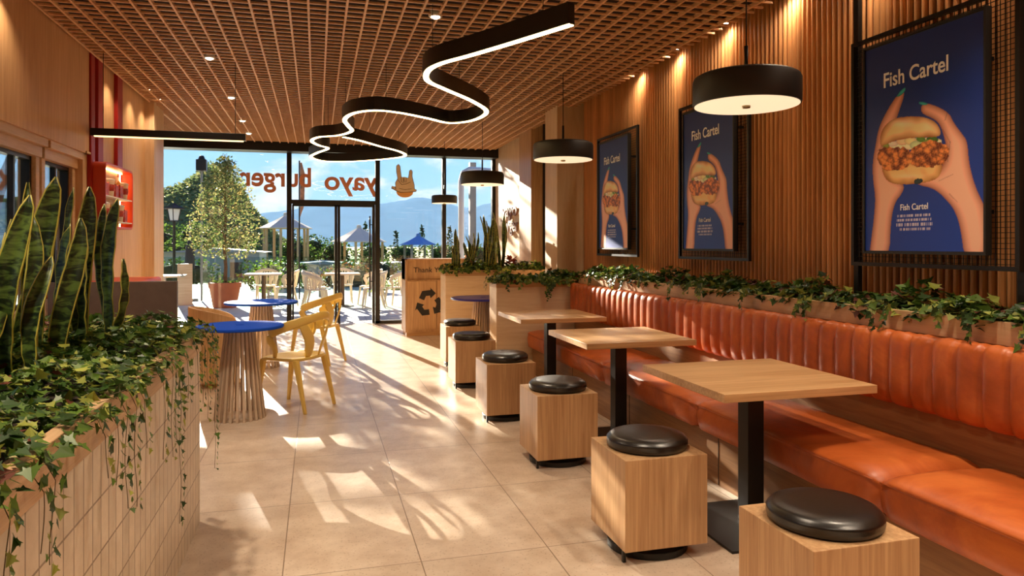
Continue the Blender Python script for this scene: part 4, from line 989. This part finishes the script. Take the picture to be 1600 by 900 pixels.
# patio tables
def cafe_table(loc, label):
    t = empty('patio_table', loc, 0, label, 'table', 'square tables on the patio')
    b = MB(); b.box((-.38,-.38,.715), (.38,.38,.75)); b.build('tabletop', M['pale_x'], t, bevel=.003)
    b = MB(); b.lathe([(.001,0),(.26,0),(.26,.012),(.05,.03),(.045,.715),(.001,.715)], 24); b.build('pedestal', plain('bronze pedestal', '#5a4636', .5, .4), t)
    return t
c0 = cafe_table((.56,16.6,0), 'patio table seen through the glass door, between beige chairs')
dup(c0, (-1.15,16.9,0), 0, 'patio table just right of the terracotta pot')
dup(c0, (-3.1,16.4,0), 0, 'patio table at the far left of the glass front')
ch = armchair('patio_chair', (-.02,15.75,0), R(-75), M['beige'], 'beige slatted patio armchair nearest the glass, left of the door table', 'beige patio armchairs', slats=True)
for (x, y, r_, l) in ((-.02,16.62,-95,'beige patio armchair left of the door table, its back to the pot'),(1.22,16.0,80,'beige patio armchair on the right of the door table, near side'),(1.18,16.75,100,'beige patio armchair on the right of the door table, far side'),
                      (.6,17.5,180,'beige patio armchair behind the door table'),(1.75,16.1,60,'beige patio armchair right of the door frame, near the cabinet'),(2.2,16.6,75,'beige patio armchair farthest right on the patio'),
                      (-.68,16.95,90,'beige patio armchair between the pot table and the door mullion'),(-1.15,17.7,180,'beige patio armchair behind the table next to the pot'),(-3.2,15.6,10,'beige patio armchair in front of the far left patio table')):
    dup(ch, (x,y,0), R(r_), l)
# menu stand
t = empty('menu_stand', (-2.95,17.9,0), R(10), 'wooden folding menu stand with a round printed mark on the patio', 'menu stand')
b = MB(); b.bar((0,.18,0),(0,.02,.95),.32,.02,up=(0,1,0)); b.build('front_board', M['pale_x'], t)
b = MB(); b.lathe([(.075,0),(.095,0),(.095,.004),(.075,.004)], 24); o = b.build('printed_ring', M['white_txt'], t); o.location = (0,.083,.62); o.rotation_euler = (R(80),0,0)
b = MB(); b.bar((0,-.14,0),(0,.02,.93),.32,.02,up=(0,1,0)); b.build('rear_board', M['pale_x'], t)
# posts outside right
for px, py, r_, m_, l in ((2.95,14.8,.06,'white','white round pipe post outside the right hand panes'),(3.3,15.3,.07,'grey_post','grey square post outside the right hand panes')):
    b = MB()
    if m_ == 'white': b.tube([(0,0,0),(0,0,2.75),(.05,0,2.92),(.18,0,3.0),(1.2,0,3.0)], r_, 14)
    else: b.box((-r_,-r_,0), (r_,r_,3.2))
    o = b.build('outdoor_post', M[m_], smooth=(m_ == 'white'), loc=(px,py,0)); tag(o, l, 'post')
# floodlight pole and banner pole
t = empty('floodlight_pole', (-2.75,19.0,0), 0, 'slim pole with a dark floodlight behind the potted tree', 'floodlight')
b = MB(); b.tube([(0,0,0),(0,0,3.3)], .03, 10); b.build('pole', M['grey_post'], t)
b = MB(); b.box((-.12,-.1,3.22), (.12,.1,3.5)); b.lathe([(.001,3.5),(.09,3.5),(.05,3.6),(.001,3.6)], 12); b.build('lamp_head', M['black'], t, bevel=.01)
t = empty('banner_pole', (-.43,19.0,0), 0, 'narrow striped feather banner on a pole behind the door mullion', 'banner')
b = MB(); b.tube([(0,0,0),(0,0,3.55)], .018, 8); b.build('pole', M['black'], t)
b = MB(); b.prism([(.02,2.1),(.12,2.4),(.14,3.2),(.06,3.5),(.02,3.5)], lambda p, s: (p[0], .006 if s else -.006, p[1])); b.build('banner', plain('striped banner', '#9c6a4a', .8, noise=.6, nscale=9), t)
t = empty('closed_parasol', (-3.05,19.2,0), 0, 'closed dark grey parasol standing by the glass railing', 'parasol')
b = MB(); b.tube([(0,0,.05),(0,0,2.0)], .02, 8); b.build('pole', M['grey_post'], t)
b = MB(); b.lathe([(.001,.75),(.12,.8),(.1,1.3),(.05,1.5),(.001,1.55)], 12); b.build('canopy', plain('dark grey canvas','#2e3238',.9), t, smooth=True)
b = MB(); b.lathe([(.001,0),(.2,0),(.2,.06),(.001,.06)], 20); b.build('base', M['grey_post'], t)

# gazebos
def gazebo(loc, w, h, roof, mat, label, post='trunk', nside=8):
    t = empty('gazebo', loc, R(12), label, 'gazebo')
    b = MB(); b.lathe([(w*1.0,h-.04),(w,h),(w*.5,h+roof*.5),(.12,h+roof),(.001,h+roof)], nside); b.lathe([(.16,h+roof-.02),(.16,h+roof+.16),(.001,h+roof+.22)], 8); b.build('roof', mat, t)
    for k in range(nside):
        a = 2*PI*(k+.5)/nside; b = MB(); b.tube([(w*.82*math.cos(a),w*.82*math.sin(a),0),(w*.82*math.cos(a),w*.82*math.sin(a),h)], .09, 8); b.build('post', M[post], t)
    b = MB(); b.lathe([(.001,0),(w*.95,0),(w*.95,.15),(.001,.15)], nside); b.build('platform', M['grey_post'], t)
    return t
gazebo((2.8,50,-1.0), 1.95, 2.6, .95, M['canvas'], 'gazebo with a pale pointed roof seen through the glass door', 'oakpost' if 'oakpost' in M else 'pale_v')
gazebo((-2.0,50,-.95), 1.75, 3.45, .85, M['canvas'], 'taller gazebo with a pale roof left of the door mullion', 'pale_v')
gazebo((6.9,50,-1.05), 1.3, 2.45, .6, M['bluecanvas'], 'gazebo with a blue pointed roof to the right of the door', 'grey_post', 4)

def bush(loc, rx, ry, rz_, count, size, cols, label, name='bush', cat='bush', group=None, seed=0, trunk=0):
    rnd = random.Random(seed); t = empty(name, loc, 0, label, cat, group); b = MB()
    def f(r):
        a = r.uniform(0,2*PI); z = r.uniform(-1,1) ; q = math.sqrt(max(0,1-z*z)); k = r.uniform(.72,1.02)*(1+.16*math.sin(a*3+seed)+.12*math.sin(z*5+seed))
        return Vector((rx*k*q*math.cos(a), ry*k*q*math.sin(a), trunk+rz_+rz_*k*z))
    leaf_cloud(b, rnd, count, f, size, cols); b.build('foliage', M['leaves'], t)
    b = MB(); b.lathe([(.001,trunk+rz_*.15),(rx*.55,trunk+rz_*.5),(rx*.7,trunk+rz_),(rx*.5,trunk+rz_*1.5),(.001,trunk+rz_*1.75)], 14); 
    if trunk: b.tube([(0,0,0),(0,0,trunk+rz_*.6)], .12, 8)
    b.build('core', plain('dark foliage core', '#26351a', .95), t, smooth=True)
    return t
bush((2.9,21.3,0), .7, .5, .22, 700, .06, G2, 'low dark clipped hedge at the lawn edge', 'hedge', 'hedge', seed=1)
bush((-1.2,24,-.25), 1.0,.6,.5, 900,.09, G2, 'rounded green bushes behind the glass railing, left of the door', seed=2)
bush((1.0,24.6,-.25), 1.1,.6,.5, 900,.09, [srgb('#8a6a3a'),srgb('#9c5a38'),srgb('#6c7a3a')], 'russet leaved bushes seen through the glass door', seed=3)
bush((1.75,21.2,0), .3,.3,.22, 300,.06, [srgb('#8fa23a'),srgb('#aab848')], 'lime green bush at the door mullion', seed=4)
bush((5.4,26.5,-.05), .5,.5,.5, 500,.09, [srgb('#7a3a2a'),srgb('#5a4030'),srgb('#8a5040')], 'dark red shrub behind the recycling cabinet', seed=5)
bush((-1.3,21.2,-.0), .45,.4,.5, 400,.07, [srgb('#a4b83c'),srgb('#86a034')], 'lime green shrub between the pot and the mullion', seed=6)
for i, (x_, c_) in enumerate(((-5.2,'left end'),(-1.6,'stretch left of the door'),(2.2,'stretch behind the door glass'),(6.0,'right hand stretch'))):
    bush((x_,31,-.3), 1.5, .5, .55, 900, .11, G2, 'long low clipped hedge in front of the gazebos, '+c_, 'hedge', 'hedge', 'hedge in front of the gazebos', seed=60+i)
rr = random.Random(33)
far = [(-14,49,1.6,1.9),(-10.2,53,1.7,2.2),(-7.5,45,1.2,1.6),(-5.9,56,1.8,2.0),(-3.9,42.8,.9,1.25),(-1.6,58,1.3,1.75),(1.4,57,1.4,1.7),(-.4,64,1.5,1.9),(4.9,66,1.6,1.5),(8.2,71,1.7,1.5),(11,64,1.5,1.55),(12.6,56,1.5,1.5),(15.8,59,1.6,1.6),(19.6,62,1.8,1.7),(-17.5,57,2.0,2.2),(-9.4,62,1.9,2.6)]
words_ = ['broad','rounded','small','dense','squat','tall','bushy','loose']
for i, (x,y,r_,h_) in enumerate(far):
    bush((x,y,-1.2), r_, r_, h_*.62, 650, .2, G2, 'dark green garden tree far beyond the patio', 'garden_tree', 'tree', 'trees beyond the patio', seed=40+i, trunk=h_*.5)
# slim cypresses
for i, (x,y,h_) in enumerate(((3.9,60,4.2),(6.6,62,3.6),(8.6,60,4.0),(10.6,58,3.9),(-1.9,60,4.6))):
    b = MB(); rnd = random.Random(90+i)
    def f(r, h_=h_):
        z = r.random(); q = .32*math.sin(min(1,z*3+.15)*PI/2)*(1-z)**.5; a = r.uniform(0,2*PI); return Vector((q*math.cos(a), q*math.sin(a), .2+z*h_))
    leaf_cloud(b, rnd, 420, f, .14, [srgb('#24361e'),srgb('#2f4524')]); o = b.build('cypress_tree', M['leaves'], loc=(x,y,-1.2)); tag(o, 'slim dark cypress rising above the garden trees', 'tree', 'cypresses beyond the patio')
# houses
def house(loc, w, d, h, rz, wallc, roofc, label):
    t = empty('house', loc, rz, label, 'house'); b = MB(); b.box((-w/2,-d/2,0), (w/2,d/2,h)); b.build('wall', plain('house wall', wallc, .9), t)
    b = MB(); b.prism([(-w/2-.3,h),(w/2+.3,h),(0,h+w*.05)], lambda p, s: (p[0], -d/2-.2 if s else d/2+.2, p[1])); b.build('roof', plain('house roof', roofc, .8), t)
    n = max(2, int(w/1.6)); 
    for k in range(n):
        b = MB(); xx = -w/2+w*(k+.5)/n; b.box((xx-.28,-d/2-.03,h*.35), (xx+.28,-d/2+.01,h*.75)); b.build('window', plain('house window', '#3a4754', .3), t)
house((-11.5,38,-.8), 5.5,4,2.6,.1,'#c9cdd2','#8f949a','pale grey house with a low roof at the far left behind the railing')
house((-5.0,40,-1), 4.5,3,2.0,-.05,'#e2e0da','#b9bcc0','white low house behind the potted tree')
house((.3,40,-1.0), 3.4,3,1.35,0,'#e6e6e6','#cfd4da','white low building behind the door glass')
house((4.4,41,-1.0), 2.4,2.4,1.3,0,'#dfe6ee','#c2ccd6','small white building right of the door')
house((8.3,43,-1.0), 3,3,1.2,0,'#e8e4dc','#c9b29a','small cream building behind the drum pendant by the window')

# hill and mountains
def vnoise(x, y, seed, octs=5, base=1.0):
    s = 0; a = 1; f = base; r = random.Random(seed)
    for _ in range(octs):
        p = [r.uniform(0,6.28) for _ in range(4)]; s += a*(math.sin(x*f+p[0]+1.3*math.sin(y*f*.7+p[2]))*math.cos(y*f*1.1+p[1]+math.sin(x*f*.6+p[3]))); a *= .5; f *= 2.1
    return s
def terrain(name, x0, x1, y0, y1, nx, ny, fn, mat):
    b = MB(); vs = []; fs = []
    for j in range(ny+1):
        for i in range(nx+1): x = x0+(x1-x0)*i/nx; y = y0+(y1-y0)*j/ny; vs.append((x,y,fn(x,y)))
    for j in range(ny):
        for i in range(nx): q = j*(nx+1)+i; fs.append((q,q+1,q+nx+2,q+nx+1))
    b.add(vs, fs); return struct(b.build(name, mat, smooth=True, recalc=False))
def interp(P, x):
    if x <= P[0][0]: return P[0][1]
    for (a, c), (d, e) in zip(P[:-1], P[1:]):
        if x <= d: return c+(e-c)*(x-a)/(d-a)
    return P[-1][1]
HP = [(-70,9),(-40,11),(-29,11.5),(-25,12.8),(-20,17),(-15.3,13.4),(-11.7,7.6),(-7,2.5),(-2,-.5),(5,-2)]
M['hillm'] = plain('wooded hill', '#66774c', .95, spec=0, noise=.55, nscale=.35, bump=1, bscale=.5)
hl = terrain('hill', -75, 8, 100, 190, 160, 60, lambda x, y: -1.4+(interp(HP, x*150/y)*y/150+1.4)*max(0, math.sin(min(1,(y-100)/50)*PI/2))*(1 if y < 150 else max(0,1-(y-150)/60)) + .35*vnoise(x,y,3,5,.35)*min(1,(y-100)/20), M['hillm'])
b = MB(); rnd = random.Random(77)
def fh(r):
    x = r.uniform(-45,0); y = r.uniform(108,152); z = -1.4+(interp(HP, x*150/y)*y/150+1.4)*math.sin(min(1,(y-100)/50)*PI/2); return Vector((x,y,z+r.uniform(-.3,.5)))
leaf_cloud(b, rnd, 9000, fh, .6, [srgb('#76895a'), srgb('#8a9865'), srgb('#627650'), srgb('#a0a26a')]); tag(b.build('hill_forest', M['leaves']), 'dense woodland covering the hill', 'woodland', None, 'stuff')
MP = [(-400,40),(-120,36),(-70,37),(-26,42),(4,51.5),(50,49),(81,47.5),(110,56),(129,58.5),(162,52.5),(196,44),(234,60),(300,70),(500,60)]
M['mount'] = plain('haze blue mountain', '#2c4660', 1.0, noise=.3, nscale=.03, spec=0)  # blue of the distance haze is partly put into this base colour
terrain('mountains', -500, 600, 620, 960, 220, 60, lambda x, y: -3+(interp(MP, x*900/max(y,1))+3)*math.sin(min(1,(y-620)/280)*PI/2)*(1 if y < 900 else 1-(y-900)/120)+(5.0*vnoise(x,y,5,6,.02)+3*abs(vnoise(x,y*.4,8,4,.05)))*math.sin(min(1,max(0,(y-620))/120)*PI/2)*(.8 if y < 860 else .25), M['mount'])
# haze over the plain between the garden and the mountains
def haze():
    m = bpy.data.materials.new('valley haze'); m.use_nodes = True; nt = m.node_tree; nt.nodes.clear()
    o = nt.nodes.new('ShaderNodeOutputMaterial'); v = nt.nodes.new('ShaderNodeVolumeScatter'); v.inputs['Color'].default_value = (.26,.52,1,1); v.inputs['Density'].default_value = .00125; v.inputs['Anisotropy'].default_value = .1
    nt.links.new(v.outputs[0], o.inputs['Volume']); return m
b = MB(); b.box((-900,230,-4), (900,615,78)); hz = b.build('valley_haze', haze()); tag(hz, 'blue haze lying over the valley in front of the mountains', 'haze', None, 'stuff')

# ------------------------------------------------------------------ sky, sun, camera
w = bpy.data.worlds.new('World'); bpy.context.scene.world = w; w.use_nodes = True; nt = w.node_tree; L = nt.links.new; N = nt.nodes.new
bg = nt.nodes['Background']; tc = N('ShaderNodeTexCoord'); sp = N('ShaderNodeSeparateXYZ'); L(tc.outputs['Generated'], sp.inputs[0])
r = N('ShaderNodeValToRGB'); e = r.color_ramp.elements; e[0].position = 0; e[0].color = srgb('#a8cdf2'); e[1].position = .5; e[1].color = srgb('#3470d0'); k = e.new(.12); k.color = srgb('#6fabe8'); L(sp.outputs[2], r.inputs[0])
mp = N('ShaderNodeMapping'); mp.inputs['Scale'].default_value = (7,7,17); mp.inputs['Location'].default_value = (1.7,0,.4); L(tc.outputs['Generated'], mp.inputs[0])
n = N('ShaderNodeTexNoise'); n.inputs['Scale'].default_value = 1; n.inputs['Detail'].default_value = 9; n.inputs['Roughness'].default_value = .55; n.inputs['Distortion'].default_value = .3; L(mp.outputs[0], n.inputs['Vector'])
cr = N('ShaderNodeValToRGB'); cr.color_ramp.elements[0].position = .50; cr.color_ramp.elements[1].position = .60; cr.color_ramp.elements[0].color = (0,0,0,1); cr.color_ramp.elements[1].color = (1,1,1,1); L(n.outputs['Fac'], cr.inputs[0])
cc = N('ShaderNodeValToRGB'); cc.color_ramp.elements[0].color = srgb('#b4c0d2'); cc.color_ramp.elements[1].color = srgb('#fbf8f4'); cc.color_ramp.elements[0].position = .5; cc.color_ramp.elements[1].position = .68
L(n.outputs['Fac'], cc.inputs[0])
mx = N('ShaderNodeMix'); mx.data_type = 'RGBA'; L(cr.outputs[0], mx.inputs[0]); L(r.outputs[0], mx.inputs[6]); L(cc.outputs[0], mx.inputs[7]); L(mx.outputs[2], bg.inputs[0]); bg.inputs[1].default_value = .60
sl = bpy.data.lights.new('sun', 'SUN'); sl.energy = 19; sl.angle = R(.35); sl.color = (1,.9,.76)
so = bpy.data.objects.new('sun', sl); C.objects.link(so); so.location = (-10,30,12)
az, el = R(12), R(14.5)
so.rotation_euler = Vector((math.sin(az)*math.cos(el), -math.cos(az)*math.cos(el), -math.sin(el))).to_track_quat('-Z','Y').to_euler()

cam = bpy.data.cameras.new('camera'); co = bpy.data.objects.new('camera', cam); C.objects.link(co); bpy.context.scene.camera = co
co.location = (0,0,1.40); co.rotation_euler = (R(90),0,-math.atan(305/1110)); cam.sensor_width = 36; cam.lens = 1110/1600*36; cam.shift_y = -68/1600; cam.clip_end = 3000; cam.clip_start = .05
sc = bpy.context.scene
sc.view_settings.view_transform = 'Standard'; sc.view_settings.look = 'None'; sc.view_settings.gamma = 1; sc.view_settings.use_curve_mapping = False; sc.view_settings.exposure = .6
cy = sc.cycles; cy.max_bounces = 7; cy.diffuse_bounces = 4; cy.glossy_bounces = 3; cy.transparent_max_bounces = 10; cy.sample_clamp_indirect = 4; cy.use_denoising = True
cy.volume_bounces = 0; cy.caustics_reflective = False; cy.caustics_refractive = False
try: cy.denoiser = 'OPENIMAGEDENOISE'
except Exception: pass
